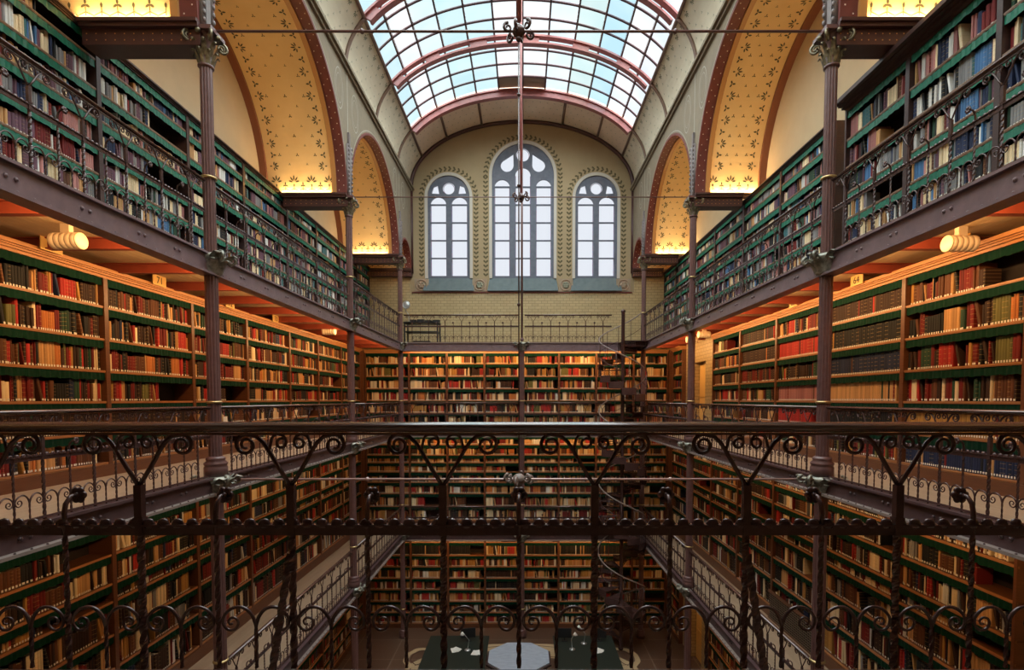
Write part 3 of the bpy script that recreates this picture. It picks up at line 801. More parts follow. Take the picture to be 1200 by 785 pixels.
def hoop_mesh():
    mb=MB(); mb.twist(0,0,.0,.16,.011,10,6)
    for s in (-1,1):
        P=[(0,.155),(.002,.172),(.012,.205),(.036,.234),(.068,.244),(.103,.232),(.128,.202),(.127,.172),(.108,.152),(.084,.155),(.070,.175),(.076,.196),(.095,.201),(.108,.189),(.103,.175),(.092,.176)]
        pts=catmull([(s*x,0,z) for x,z in P],4); n=len(pts)
        mb.tube(pts,[.0065]*6+[.0075-.0035*i/(n-7) for i in range(n-6)],6)
    return mb.mesh('scroll_hoop',M['iron'])
YM,FM,RM,HM=y_post_mesh(),finial_mesh(),rosette_mesh(),hoop_mesh()
_rail={}
def rail_meshes(L):
    k=round(L,3)
    if k not in _rail:
        a=MB(); a.smooth=False
        prof=[(.036*cos(q*pi/10)*(1 if q<=10 else .8),(.021 if q<=10 else .019)*sin(q*pi/10)) for q in range(20)][::-1]; a.smooth=True
        vs=[(x,y,.952+z) for x in (0,L) for y,z in prof]; n=20
        a.add(vs,[(i,(i+1)%n,n+(i+1)%n,n+i) for i in range(n)]+[tuple(range(n))[::-1],tuple(range(n,2*n))])
        a.smooth=False; a.box(0,L,-.012,.012,.922,.931)
        b=MB(); b.box(0,L,-.007,.007,.530,.566); b.box(0,L,-.017,.017,.566,.573)
        x=.028
        while x<L: b.ball((x,0,.574),.0255,8,4,(1,.5,.9)); x+=.0565
        c=MB(); c.box(0,L,-.012,.012,.012,.03)
        _rail[k]=(a.mesh('top_rail',M['iron_rail']),b.mesh('bead_rail',M['iron']),c.mesh('bottom_rail',M['iron']))
    return _rail[k]
def railing(x,y,z,L,rz,label,n=None,phase=None,flip=False,p=None,foot=True):
    t=thing('iron_railing',label,'railing',(x,y,z),rz,'wrought iron gallery railings')
    A,B,C=rail_meshes(L)
    link('top_rail',A,t); link('bead_rail',B,t); 
    if foot: link('bottom_rail',C,t)
    n=n or max(1,round(L/.582)); p=p or L/n; ph=phase if phase is not None else p/2
    fs=-1 if flip else 1
    i=0; xx=ph
    while xx-p>-.0: xx-=p
    while xx<L+p:
        if .03<xx<L-.03: link('fork_post',YM,t,(xx,0,0))
        if .03<xx+p/2<L-.03:
            q=link('finial_post',FM,t,(xx+p/2,0,0),0 if fs>0 else pi); link('rosette',RM,q)
        for e in (.25,.75):
            if .15<xx+p*e<L-.15: link('scroll_hoop',HM,t,(xx+p*e,0,0))
        xx+=p
    return t
segn=['nearest','middle','far']
for lv in (1,2,3):
    z=FL[lv]+.012
    for i in range(3):
        a,b=YC[i]+.12,YC[i+1]-.12; L=b-a
        if lv==1 and i==0: pass
        # left: local +y must point to the void (+X): rz=-90, origin at far end
        railing(-W,b,z,L,-pi/2,'brown iron scroll railing, %s left section of the %s gallery'%(segn[i],names[lv]))
        railing(W,a,z,L,pi/2,'brown iron scroll railing, %s right section of the %s gallery'%(segn[i],names[lv]))
    for s,sn in ((-1,'left'),(1,'right')):
        g_=.09 if lv==3 else .12; x1=-g_ if s<0 else 3.1
        x0=(-W+.12 if s<0 else g_)
        railing(x1,18.4,z,x1-x0,pi,'brown iron railing across the far end, %s half of %s gallery'%(sn,names[lv]))
# the near railing in front of the camera
nr=railing(-4.08,2.05,FL[2]+.012,8.16,0,'large dark iron scroll railing crossing the whole hall just in front of the viewer',phase=(4.08+.05+.296)%.592,p=.592,foot=False)
for x in (.05-.888,.05+.888):
    mb=MB(); mb.twist(0,0,-.46,0,.022,9,8); me=mb.mesh('brace',M['iron']); me.transform(Matrix.Rotation(-.40,4,'X')); link('brace',me,nr,(x+4.08,-.02,.46))

# ------------------------------------------------------------ bookcases
def valance_mesh(wd,drop,mt='cloth'):
    mb=MB(); n=max(6,int(wd/.035)); vs=[];fs=[]
    for k in range(n+1):
        x=wd*k/n; y=-.004-.006*(k%2)-.003*sin(k*1.7); b=drop*(1-.06*((k//3)%2))
        if k%6==0: b*=.86
        vs+=[(x,y,0),(x,y-.002,-b),(x,y+.003,-b),(x,y+.003,0)]
    for k in range(n):
        for j in range(4): l=(j+1)%4; fs.append((4*k+j,4*k+l,4*k+4+l,4*k+4+j))
    mb.add(vs,fs); return mb.mesh('fringe',M[mt])
_mc={}
def cached(key,fn):
    if key not in _mc: _mc[key]=fn()
    return _mc[key]
def boxmesh(name,x0,x1,y0,y1,z0,z1,mat):
    def fn(): mb=MB(); mb.box(x0,x1,y0,y1,z0,z1); return mb.mesh(name,M[mat])
    return cached((name,)+tuple(round(v,3) for v in (x0,x1,y0,y1,z0,z1))+(mat,),fn)
DEP=.34
def shelf_mesh(wd,mat,edge):
    def fn():
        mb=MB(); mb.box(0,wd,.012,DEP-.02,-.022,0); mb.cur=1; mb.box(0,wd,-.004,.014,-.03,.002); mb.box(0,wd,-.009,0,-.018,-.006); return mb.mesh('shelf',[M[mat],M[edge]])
    return cached(('shelf',round(wd,3),mat),fn)
def upright_mesh(side,z0,z1,mat):
    def fn():
        mb=MB(); x0,x1=(0,.03) if side==0 else (-.03,0)
        mb.box(x0,x1,0,DEP,z0,z1); a,b=(0,.036) if side==0 else (-.036,0)
        mb.box(a,b,-.018,.0,z0,z1)
        return mb.mesh('side_panel',M[mat])
    return cached(('up',side,round(z0,3),round(z1,3),mat),fn)
def cornice_mesh(wd,z,h,mat,dep=.10):
    def fn():
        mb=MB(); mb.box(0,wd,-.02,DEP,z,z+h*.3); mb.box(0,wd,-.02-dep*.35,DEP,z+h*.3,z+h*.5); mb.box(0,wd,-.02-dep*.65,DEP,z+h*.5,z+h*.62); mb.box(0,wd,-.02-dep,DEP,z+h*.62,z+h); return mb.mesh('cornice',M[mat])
    return cached(('corn',round(wd,3),round(z,3),h,mat),fn)
BOOKS=[]   # (world matrix, (x,t,h,d,lean), colour name, case nick, row, count)
PAL={'dark red':(.15,.014,.012),'red':(.36,.026,.022),'brown':(.11,.040,.018),'dark brown':(.038,.017,.011),'tan':(.50,.27,.11),'cream':(.74,.58,.36),
 'black':(.014,.013,.014),'navy':(.018,.026,.065),'grey':(.22,.21,.21),'white':(.66,.64,.60),'dark green':(.022,.055,.032),'plum':(.13,.06,.085),'pink':(.46,.20,.18),
 'blue':(.06,.15,.30),'olive':(.13,.12,.04),'ochre':(.40,.20,.05),'teal':(.05,.14,.15),'rose':(.33,.13,.12),'orange':(.45,.15,.04)}
PW={'upper':[('grey',14),('white',12),('plum',11),('navy',10),('black',10),('cream',12),('tan',7),('pink',5),('rose',6),('dark red',5),('teal',5),('blue',5),('dark green',4),('brown',4)],
 'warm':[('dark red',18),('red',8),('brown',18),('dark brown',24),('tan',10),('cream',5),('black',17),('ochre',5),('orange',3),('olive',3),('dark green',3),('navy',2)],
 'end':[('cream',14),('tan',20),('ochre',9),('dark red',10),('red',8),('brown',13),('dark brown',12),('orange',5),('black',5),('olive',3),('white',4)],
 'low':[('cream',10),('tan',9),('dark red',17),('red',5),('brown',16),('dark brown',24),('black',20),('white',4),('grey',4),('ochre',4),('navy',4)]}
rng=random.Random(5)
def pick(pal):
    t=rng.random()*sum(w for _,w in pal)
    for c,w in pal:
        t-=w
        if t<=0: return c
    return pal[-1][0]
def fill_row(mat,wd,zb,openh,pal,nick,row,force=None,empty=0.,tight=False):
    x=.045; end=wd-.042; bc=0; cnt=0
    maxh=openh-.035
    if rng.random()<empty: end=.04+(wd-.08)*rng.uniform(.35,.85)
    elif rng.random()<.35: end-=rng.uniform(.03,.16)
    while x<end-.02:
        run=rng.choice([1,1,1,1,2,2,3,6]) if not force else 99
        c=force or pick(pal); t0=rng.uniform(.020,.052) if run<4 else rng.uniform(.026,.046); h0=rng.uniform(.62,.90)*maxh; d0=rng.uniform(.17,.23)
        if force: h0=.84*maxh; t0=.036
        for _ in range(run):
            if run>3: t=t0; h=h0; d=d0; cc=c
            else: t=t0*rng.uniform(.7,1.25); h=min(maxh*.93,h0*rng.uniform(.93,1.07)); d=d0; cc=c
            if force and rng.random()<.06: cc=pick(pal)
            if x+t>end: break
            cnt+=1
            lean=0.
            BOOKS.append((mat,x,t-.0015,h,d,lean,cc,nick,row,cnt,zb,rng.uniform(.032,.058) if run<4 else .042,rng.random()))
            x+=t
        if rng.random()<.10 and not force:
            # a leaning book after a gap
            h=h0; t=t0*.8; a=rng.uniform(.10,.24); 
            if x+h*sin(a)+t+.01<end:
                cnt+=1; x+=h*sin(a)+.006
                BOOKS.append((mat,x,t,h,d0,a,pick(pal),nick,row,cnt,zb,.042,rng.random())); x+=t*cos(a)+.004
        if rng.random()<.02: x+=rng.uniform(.04,.12)
    return cnt
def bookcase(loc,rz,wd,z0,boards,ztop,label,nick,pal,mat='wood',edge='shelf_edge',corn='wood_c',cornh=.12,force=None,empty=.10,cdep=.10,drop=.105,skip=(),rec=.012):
    """front-left-bottom corner at loc; boards are absolute heights of shelf tops (first = top one)"""
    t=thing('bookcase',label,'bookcase',(loc[0],loc[1],z0),rz,'built in bookcases of the galleries')
    top=ztop-z0-cornh
    link('side_panel',upright_mesh(0,0,top,mat),t); link('side_panel',upright_mesh(1,0,top,mat),t,(wd,0,0))
    link('back_panel',boxmesh('back_panel',0,wd,DEP-.018,DEP,0,top,'back'),t)
    pl=boards[-1]-z0
    if pl>.04: link('plinth',boxmesh('plinth',0,wd,-.03,.02,0,pl-.03,mat),t)
    link('cornice',cornice_mesh(wd,top,cornh,corn,cdep),t)
    Mx=Matrix.Translation((loc[0],loc[1],0))@Matrix.Rotation(rz,4,'Z')
    prev=z0+top
    vm='cloth' if mat=='wood_dark' else 'cloth_shaded'; V=cached(('val',round(wd,2),drop,vm),lambda:valance_mesh(wd-.072,drop,vm))
    for i,b in enumerate(boards):
        link('shelf',shelf_mesh(wd,mat,edge),t,(0,0,b-z0))
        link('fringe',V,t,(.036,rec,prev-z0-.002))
        if i not in skip: fill_row(Mx,wd,b,prev-b,pal,nick,i+1,(force or {}).get(i),empty)
        prev=b-.03
    return t
MIDB=[H(v) for v in (1.31,.855,.41,-.02,-.46,-.88)]
LOWB=[H(v) for v in (-1.80,-2.2,-2.62,-2.88,-3.36,-3.85,-4.45)]
LOWE=[H(v) for v in (-1.62,-2.0,-2.28,-2.62,-3.0,-3.41,-3.88,-4.39)]
GRB=[H(v) for v in (-5.21,-5.70,-6.12,-6.55,-6.97,-7.41,-7.83,-8.22)]
UPL=[H(v) for v in (4.68,4.28,3.89,3.51,3.13,2.76,2.42,2.12)]
UPR=[H(v) for v in (4.45,4.06,3.69,3.32,2.95,2.62,2.36,2.12)]
UPN=[H(v) for v in (4.04,3.62,3.22,2.82,2.45,2.12)]
OR=['first','second','third','fourth','fifth','sixth','seventh','eighth','ninth','tenth']
EL_=[3.7,5.6,7.5,9.45,11.3,13.35,15.2,17.1,19.05]
ER_=[3.75,5.65,7.5,9.38,11.26,13.15,15.03]
def side_cases(s,edges,lv,front,z0,boards,ztop,pal,start=0,forces=None,first=0,**kw):
    sn='left' if s<0 else 'right'
    for i,(a,b) in enumerate(zip(edges,edges[1:])):
        if i<first: continue
        wd=b-a; loc=(-front,a) if s<0 else (front,b); rz=pi/2 if s<0 else -pi/2
        k=i-first
        lab='bookcase with green fringed shelves, %s from the camera, %s side, %s gallery'%(OR[k+start],sn,lv)
        if lv=='ground floor': lab='dark bookcase on the ground floor, %s visible along the %s side'%(OR[k+start],sn)
        bookcase(loc,rz,wd,z0,boards,ztop,lab,'%s %s %s bookcase'%(OR[k+start],sn,lv.split()[0]),PW[pal],force=(forces or {}).get(i),**kw)
Z3=H(1.985)
side_cases(-1,EL_,'middle',XL,FL[2],MIDB,H(1.82),'warm',first=0,forces={2:{4:'dark brown'},1:{4:'dark brown'}})
side_cases(1,ER_,'middle',XR,FL[2],MIDB,H(1.82),'warm',first=0,forces={2:{0:'dark brown',1:'black',2:'navy',3:'tan',4:'black'},3:{1:'red',3:'rose',4:'red'},4:{1:'dark brown',0:'dark brown'},1:{4:'ochre',5:'navy'}})
side_cases(1,[17.9,19.05],'middle',XR,FL[2],MIDB,H(1.82),'warm',start=6)
dk=dict(rec=.008,mat='wood_dark',edge='wood_edge',corn='wood_dark')
side_cases(-1,[3.7,5.6,7.5,9.45,11.3,13.35,15.2,17.1,18.8,20.36],'upper',XL,Z3,UPL,H(5.0),'upper',cornh=.07,cdep=.05,drop=.10,empty=.08,**dk)
side_cases(1,[9.3,11.2,13.06,15,16.9,18.8,20.36],'upper',XR,Z3,UPR,H(4.80),'upper',start=3,cornh=.07,cdep=.05,drop=.10,empty=.08,**dk)
side_cases(1,[4.4,5.75,7.1,8.45],'upper',5.10,Z3,UPN,H(4.62),'upper',cornh=.16,cdep=.18,drop=.10,empty=.25,**dk)
side_cases(-1,EL_,'lower',XL,FL[1],LOWB,H(-1.30),'low',first=1,cornh=.05,cdep=.02,corn='wood',empty=.15)
side_cases(1,[3.75,5.65,7.5,9.38,11.26,13.15,15.03,17.0,19.05],'lower',XR,FL[1],LOWB,H(-1.30),'low',first=1,cornh=.05,cdep=.02,corn='wood',empty=.12)
side_cases(-1,EL_,'ground floor',XL,0,GRB,H(-4.93),'low',first=3,cornh=.05,cdep=.02,corn='wood',empty=.2)
side_cases(1,[9.38,11.26,13.15,15.03],'ground floor',XR,0,GRB,H(-4.93),'low',first=0,cornh=.05,cdep=.02,corn='wood',empty=.2)
side_cases(1,[17.9,19.05],'ground floor',XR,0,GRB,H(-4.93),'low',start=3,cornh=.05,cdep=.02,corn='wood',empty=.2)
BX=[-5.68,-4.09,-2.72,-1.36,0.0,1.34,2.69,4.04,5.28]
bl=['at the left corner','second from the left corner','third from the left corner','left of the central column','right of the central column','third right of the middle','behind the spiral stair','at the right corner']
for lv,z0,boards,zt,pal,kw in (('middle',FL[2],MIDB,H(1.80),'end',{}),('lower',FL[1],LOWE,H(-1.28),'end',dict(cornh=.05,cdep=.02,corn='wood')),('ground',0,GRB,H(-4.93),'end',dict(cornh=.05,cdep=.02,corn='wood'))):
    for k,(a,b) in enumerate(zip(BX,BX[1:])):
        fo=None
        if lv=='ground': fo={0:'dark brown',1:'black'}
        if lv=='ground' and k==3: fo={4:'black',3:'dark brown',0:'dark brown'}
        lab='end wall bookcase, %s, %s'%(bl[k],{'middle':'middle gallery','lower':'lower gallery','ground':'ground floor'}[lv])
        bookcase((a,YB),0,b-a,z0,boards,zt,lab,'%s end %s bookcase'%(OR[k],lv),PW[pal],force=fo,empty=.12,**kw)

# ------------------------------------------------------------ books
def book_geo(mb,x,t,h,d,lean,off,col,rr,zb=0.,tr=None,what='all'):
    y0=off; e=min(.006,t*.2)
    # cross-section in plan: rounded spine
    e=min(.010,t*.28); P=[(0,y0+e),(t*.25,y0+.0015),(t*.75,y0+.0015),(t,y0+e),(t,y0+d),(0,y0+d)]
    ca,sa=cos(lean),sin(lean)
    def T(px,py,pz):
        X=px*ca-pz*sa; Z=px*sa+pz*ca
        v=Vector((x+X,py,zb+Z+.001)); return tuple(tr@v) if tr else tuple(v)
    if what in('all','cover'):
        j=.78+.5*((rr*7919)%1); mb.col=tuple(q*j for q in PAL[col])
        vs=[T(px,py,0) for px,py in P]+[T(px,py,h) for px,py in P]
        mb.add(vs,[(i,(i+1)%6,6+(i+1)%6,6+i) for i in range(6)]+[(5,4,3,2,1,0),(6,7,8,9,10,11)],[0]*6+[1]*6,rr)
    if what in('all','label') :
        mb.col=(.74,.70,.63); a,b=t*.2,t*.8; yy=y0-.0008
        mb.add([T(a,yy,.008),T(b,yy,.008),T(b,yy,.008+min(.026,t)),T(a,yy,.008+min(.026,t))],[(0,1,2,3)],[0]*4,.9)
    if what in('all','page'):
        mb.col=(.50,.41,.28); g=min(.004,t*.15)
        mb.add([T(g,y0+e+.004,h+.0006),T(t-g,y0+e+.004,h+.0006),T(t-g,y0+d-.004,h+.0006),T(g,y0+d-.004,h+.0006)],[(0,1,2,3)],[0]*4,.9)
sel=[]
for i,b in enumerate(BOOKS):
    mat,x,t,h,d,lean,c,nick,row,cnt,zb,off,rr=b
    p=mat@Vector((x+t/2,off,zb+h/2)); q0=mat@Vector((x,off,zb)); q1=mat@Vector((x+t,off,zb+h))
    a=project(p)
    if a[2]<.5 or not(6<a[0]<1194 and 6<a[1]<779): continue
    u0=project(q0); u1=project(q1)
    ar=abs(u1[0]-u0[0])*h*620/a[2]
    # behind near handrail or scallop band: smaller in view
    if 500<a[1]<514 or 605<a[1]<632: continue
    # hidden by the galleries or their girders
    if 'lower' in nick or 'ground' in nick: ar*=.8
    if nick.split()[2] in('upper','middle') and lean==0:
        # ray to the book crosses the column plane: is it over the gallery edge?
        pass
    sel.append((ar,i))
sel.sort(reverse=True); top=[]
def hidden(p):
    o=Vector((CX,0,GZ)); d=p-o
    if abs(d.x)<.01: return False
    k=(W-CX*(1 if d.x>0 else -1))/abs(d.x)
    if k<1:
        z=o.z+d.z*k
        for f_ in FL[1:]:
            if f_-.24<z<f_+.02: return True
    return False
for ar,i in sel:
    b=BOOKS[i]
    if b[5]!=0: continue
    if hidden(b[0]@Vector((b[1]+b[2]/2,b[11],b[10]+b[3]*.5))): continue
    top.append(i)
    if len(top)>=300: break
TOP=set(top)
byrow={}
for i,b in enumerate(BOOKS): byrow.setdefault((b[7],b[8]),[]).append(i)
def ordn(n): return '%d%s'%(n,'th' if 10<=n%100<=20 else {1:'st',2:'nd',3:'rd'}.get(n%10,'th'))
rest=MB()
for i,b in enumerate(BOOKS):
    mat,x,t,h,d,lean,c,nick,row,cnt,zb,off,rr=b
    if i not in TOP:
        book_geo(rest,x,t,h,d,lean,off,c,rr,zb,mat); continue
    lst=byrow[(nick,row)]; k=lst.index(i); nb=BOOKS[lst[k+1] if k+1<len(lst) else lst[k-1]][6]
    size='thick ' if t>.045 else ('thin ' if t<.026 else '')
    lab='%s%s book beside %s one, %s on %s shelf, %s'%(size,c,nb,ordn(cnt),OR[row-1],nick)
    w=mat@Vector((x,off,zb+.001))
    cv=MB(); book_geo(cv,0,t,h,d,0,0,c,rr,0,None,'cover')
    o=cv.build('book',M['book'],None,tuple(w),mat.to_euler().z)
    tag(o,lab,'book','books standing on the gallery shelves')
    l=MB(); book_geo(l,0,t,h,d,0,0,c,rr,0,None,'label'); l.build('spine_label',M['book'],o)
    l=MB(); book_geo(l,0,t,h,d,0,0,c,rr,0,None,'page'); l.build('page_block',M['book'],o)
ro=rest.build('book',M['book']); tag(ro,'thousands of smaller looking books filling the remaining shelves of every bookcase','book','books standing on the gallery shelves','stuff')
print('BOOKS',len(BOOKS),'individual',len(top))

for k,(z0,z1) in enumerate(((0,H(-4.95)),(FL[1],H(-1.3)),(FL[2],H(1.80)))):
    mb=MB(); mb.box(-XL-.02,-5.70,19.07,19.6,z0,z1); struct(mb.build('trim_corner',M['wood']),'dark wooden filler post in the left corner between bookcases')
    mb=MB(); mb.box(5.30,XR+.02,19.07,19.6,z0,z1); struct(mb.build('trim_corner',M['wood']),'dark wooden filler post in the right corner between bookcases')
# ------------------------------------------------------------ doorways on the right side
for k,(lv,z0,zt) in enumerate((('middle',FL[2],H(1.94)),('ground',0,FL[1]-.05))):
    mb=MB(); x=XR+.12
    mb.box(x,WR,15.08,16.0,z0,zt); mb.box(x,WR,17.0,17.9,z0,zt); mb.box(x,WR,16.0,17.0,z0+2.25,zt); mb.box(x+.2,WR,16.0,17.0,z0,z0+2.25)
    struct(mb.build('wall_doorway',M['tile']),'yellow brick wall with recessed doorway, %s right gallery'%lv)
    d=struct(link('door_%d'%(k+1),None,None,(x+.19,16.5,z0+.01)),'ochre recessed door in the yellow brick wall')
    mb=MB(); mb.box(-.03,0,-.48,.48,0,2.2); mb.build('door_leaf',M['plate'],d)
    mb=MB(); mb.box(-.045,-.03,-.38,.38,.2,1.0); mb.box(-.045,-.03,-.38,.38,1.15,2.05); mb.build('door_panel',M['plate'],d)
    mb=MB(); mb.ball((-.07,-.4,1.0),.03,8,6); mb.build('door_handle',M['brass'],d)

# ------------------------------------------------------------ spiral stair
SX,SY=3.33,17.50
st=thing('spiral_staircase','dark pierced iron spiral staircase linking the galleries near the right corner','staircase',(SX,SY,0))
mb=MB(); mb.lathe([(.09,0),(.09,.1),(.06,.14),(.06,FL[3]+.9),(.075,FL[3]+.92),(.075,FL[3]+.97),(.03,FL[3]+1.0)],16); mb.build('newel_post',M['iron'],st)
kz=2*pi/2.35; SR=.80; ztop=FL[3]
nt_=int(ztop/.2); tr=MB()
dphi=kz*.2
def tread_mesh():
    mb=MB(); a0,a1=-dphi*.05,dphi*1.05; n=5
    def wedge(r0,r1,z0,z1):
        vs=[];fs=[]
        for i in range(n+1):
            a=a0+(a1-a0)*i/n
            for r,z in((r0,z0),(r1,z0),(r1,z1),(r0,z1)): vs.append((r*cos(a),r*sin(a),z))
        for i in range(n):
            for j in range(4): l=(j+1)%4; fs.append((4*i+j,4*i+l,4*i+4+l,4*i+4+j))
        fs.append((0,1,2,3)); fs.append((4*n+3,4*n+2,4*n+1,4*n)); mb.add(vs,fs)
    wedge(.05,SR,-.012,0)
    # pierced riser: frame and scroll bits
    mb.bar((.06*cos(a0),.06*sin(a0),-.17),(SR*cos(a0),SR*sin(a0),-.17),.012,.03)
    for k in range(7):
        r=.12+.1*k
        if r<SR: mb.tube([(r*cos(a0)+.03*cos(q*pi/3)*cos(a0),r*sin(a0)+.03*cos(q*pi/3)*sin(a0),-.09+.045*sin(q*pi/3)) for q in range(6)],.008,5,True)
    wedge(SR-.012,SR+.012,-.20,.02)
    return mb.mesh('tread',M['iron'])
TM=tread_mesh(); BALM=None
mb=MB(); mb.tube([(0,0,0),(0,0,.93)],.010,6); mb.ball((0,0,.5),.018,6,4); BALM=mb.mesh('baluster',M['iron'])
hp=[]
ph0=.25
for k in range(nt_):
    z=ztop-.2*k; a=ph0+kz*(ztop-z)
    o=link('tread',TM,st,(0,0,z),a)
    aa=a+dphi/2; link('baluster',BALM,st,((SR-.02)*cos(aa),(SR-.02)*sin(aa),z))
for i in range(nt_*6):
    z=ztop-.2*i/6; a=ph0+kz*(ztop-z)+dphi/2; hp.append(((SR-.02)*cos(a),(SR-.02)*sin(a),z+.95))
mb=MB(); mb.tube(hp,.02,8); mb.build('handrail',M['flange'],st)
mb=MB(); mb.tube([(x,y,z-.5) for x,y,z in hp],.008,5); mb.build('lower_rail',M['iron'],st)
# landings at each floor
for lv in (1,2,3):
    mb=MB(); z=FL[lv]; vs=[(0,.06,z-.03),(SR+.1,.0,z-.03),(SR+.07,.9,z-.03),(0,.9,z-.03)]; vs+=[(x,y,z) for x,y,_ in vs]
    mb.add(vs,[(3,2,1,0),(4,5,6,7),(0,1,5,4),(1,2,6,5),(2,3,7,6),(3,0,4,7)])
    for i in range(10): a=-.2+i*.12; 
    mb.build('landing',M['iron'],st)

# ------------------------------------------------------------ tie rods and hangers
def tierod(y,h,lab,r=.016,ros=True):
    t=thing('tie_rod',lab,'tie rod',(0,y,H(h)))
    mb=MB(); mb.tube([(-W+(.06 if h>0 else .35),0,0),(W-(.06 if h>0 else .35),0,0)],r,8)
    for x in (-2.1,2.1): mb.ball((x,0,0),r*2,8,6)
    mb.build('rod',M['column'] if h>0 else M['pale_rod'],t)
    mb=MB(); mb.ball((0,0,0),.09,10,7,(1,1,.9))
    for k in range(6):
        a=k*pi/3+.3; volute(mb,(cos(a)*.15,sin(a)*.15,-.02+.04*(k%2)),(cos(a),sin(a)),.065,.022,1.3,14)
    mb.ball((0,0,-.10),.04,8,5); mb.build('rosette',M['iron'] if h>0 else M['flange'],t)
    return t
tierod(7.3,4.93,'thin iron tie rod with leafy rosette, high across the hall before the skylight',.017)
tierod(13.1,4.93,'thin iron tie rod with small rosette, crossing in front of the arched windows',.013)
tierod(7.3,-1.10,'pale tie rod with white leafy rosette, low across the hall below the handrail',.016)
t=thing('suspension_rod','double thin suspension rod hanging down the middle from the nearer roof rib','hanging rod',(0,7.3,H(10.3)))
mb=MB(); mb.tube([(0,0,0),(0,0,-(10.3-5.06))],.035,8); mb.build('upper_rod',M['ribred'],t)
mb=MB(); mb.tube([(0,0,-(10.3-4.76)),(0,0,-(10.3+.98))],.009,6)
for z in (6.2,7.4,9.0): mb.ball((0,0,-z),.025,6,5)
mb.build('lower_rod',M['iron'],t)
t=thing('suspension_rod','long rod hanging from the far roof rib down to the end gallery column','hanging rod',(0,18.4,H(10.3)))
mb=MB(); mb.tube([(0,0,0),(0,0,-8.2)],.036,8); mb.ball((0,0,-8.22),.07,8,6); mb.build('rod',M['column'],t)
t=thing('suspension_rod','thin rod hanging from a roof rib to the small rosette before the windows','hanging rod',(0,13.1,H(10.3)))
mb=MB(); mb.tube([(0,0,0),(0,0,-5.26)],.028,8); mb.build('rod',M['ribred'],t)

# ------------------------------------------------------------ lamps, plates and small things
def lamp(x,y,z,s,lab):
    t=thing('cylinder_lamp',lab,'lamp',(x,y,z),0,'cylinder lamps under the upper gallery')
    mb=MB(); L=.15
    for k in range(5):
        a=-L+k*2*L/5; mb.lathe([(.085,0),(.09,.004),(.09,2*L/5-.004),(.085,2*L/5)],20)
        n=20*4; 
        for i in range(len(mb.v)-n,len(mb.v)):
            vx,vy,vz=mb.v[i]; mb.v[i]=(vz+a,vx,vy)
    mb.build('housing',M['lamp_c'],t)
    mb=MB(); mb.lathe([(.092,0),(.092,.012),(.08,.02)],20)
    mb.v=[((L+vz)*-s if False else -s*(L+vz),vx,vy) for vx,vy,vz in mb.v]; mb.build('end_cap',M['lamp_w'],t)
    mb=MB(); mb.box(-.05,.05,-.03,.03,.085,H(1.944)-z); mb.build('bracket',M['lamp_c'],t)
    return t
lamp(-5.0,5.95,H(1.76),-1,'cream ribbed cylinder lamp under the left upper gallery, nearest the camera')
lamp(5.0,6.05,H(1.76),1,'cream ribbed cylinder lamp under the right upper gallery, nearest the camera')
lamp(-4.95,13.7,H(1.76),-1,'small cream cylinder lamp far along under the left upper gallery')
lamp(4.95,14.4,H(1.76),1,'small cream cylinder lamp under the right upper gallery beside the doorway')
lamp(5.0,15.6,H(1.76),1,'smallest cream cylinder lamp above the doorway in the right gallery')
def number_plate(s,y,txt):
    x=(5.66 if s<0 else 5.27)
    t=thing('number_plate','ochre plate reading %s above the %s %s middle bookcase'%(txt,{'70':'second','71':'third','72':'fourth','73':'fifth','65':'second','64':'third','63':'fourth'}[txt],'left' if s<0 else 'right'),'number plate',(s*x,y,H(1.865)))
    mb=MB(); mb.box(-.006,.006,-.15,.15,-.075,.085); mb.build('panel',M['plate'],t)
    cu=bpy.data.curves.new('digits','FONT'); cu.body=txt; cu.size=.15; cu.extrude=.001; cu.align_x='CENTER'; cu.align_y='CENTER'
    o=bpy.data.objects.new('digits',cu); COL.objects.link(o); dg=bpy.context.evaluated_depsgraph_get(); me=bpy.data.meshes.new_from_object(o.evaluated_get(dg)); bpy.data.objects.remove(o)
    me.materials.clear(); me.materials.append(M['dark'])
    me.transform(Matrix.Rotation(pi/2,4,'X')); me.transform(Matrix.Rotation(pi/2 if s<0 else -pi/2,4,'Z'))
    link('digits',me,t,(-s*.009,0,0))
for y,tx in ((6.5,'70'),(8.4,'71'),(10.4,'72'),(12.3,'73')): number_plate(-1,y,tx)
for y,tx in ((6.4,'65'),(8.35,'64'),(10.3,'63')): number_plate(1,y,tx)
# card on the middle left shelf
t=thing('shelf_card','small cream card propped on the left middle shelf behind the iron column','card',(-XL+.004,10.42,H(-.46)+.003))
# reading table with magnifier on the end gallery, upper left
t=thing('side_table','black table with clutter behind the upper end railing, left corner','table',(-3.55,19.0,Z3))
mb=MB(); mb.box(-.62,.62,-.3,.3,.72,.76); mb.build('tabletop',M['dark'],t)
mb=MB(); mb.box(-.58,.58,-.28,.28,.40,.43); mb.box(-.3,.3,-.2,.2,.06,.10); mb.build('shelf',M['dark'],t)
for sx in(-1,1):
    for sy in(-1,1): mb=MB(); mb.box(sx*.58-.025,sx*.58+.025,sy*.27-.02,sy*.27+.02,0,.72); mb.build('leg',M['dark'],t)
random.seed(3)
for k in range(4):
    t=thing('book_stack_item',['black box file lying on the black table','dark folder beside the box file on the black table','open black binder at the edge of the black table','low black tray under the lamp on the black table'][k],'box file',(-3.86+.27*k,18.95+.05*(k%2),Z3+.762))
    mb=MB(); w=.10+.02*(k%2); mb.box(-w,w,-.15,.12,0,.05+.02*((k+1)%3)); mb.box(-w-.01,w+.01,-.16,.13,.05+.02*((k+1)%3),.06+.02*((k+1)%3)); o=mb.build('cover',M['dark'],t)
    t.name='box_file'
t=thing('magnifier_lamp','round grey magnifier lamp on a thin arm above the black table','lamp',(-4.08,19.22,Z3+.762))
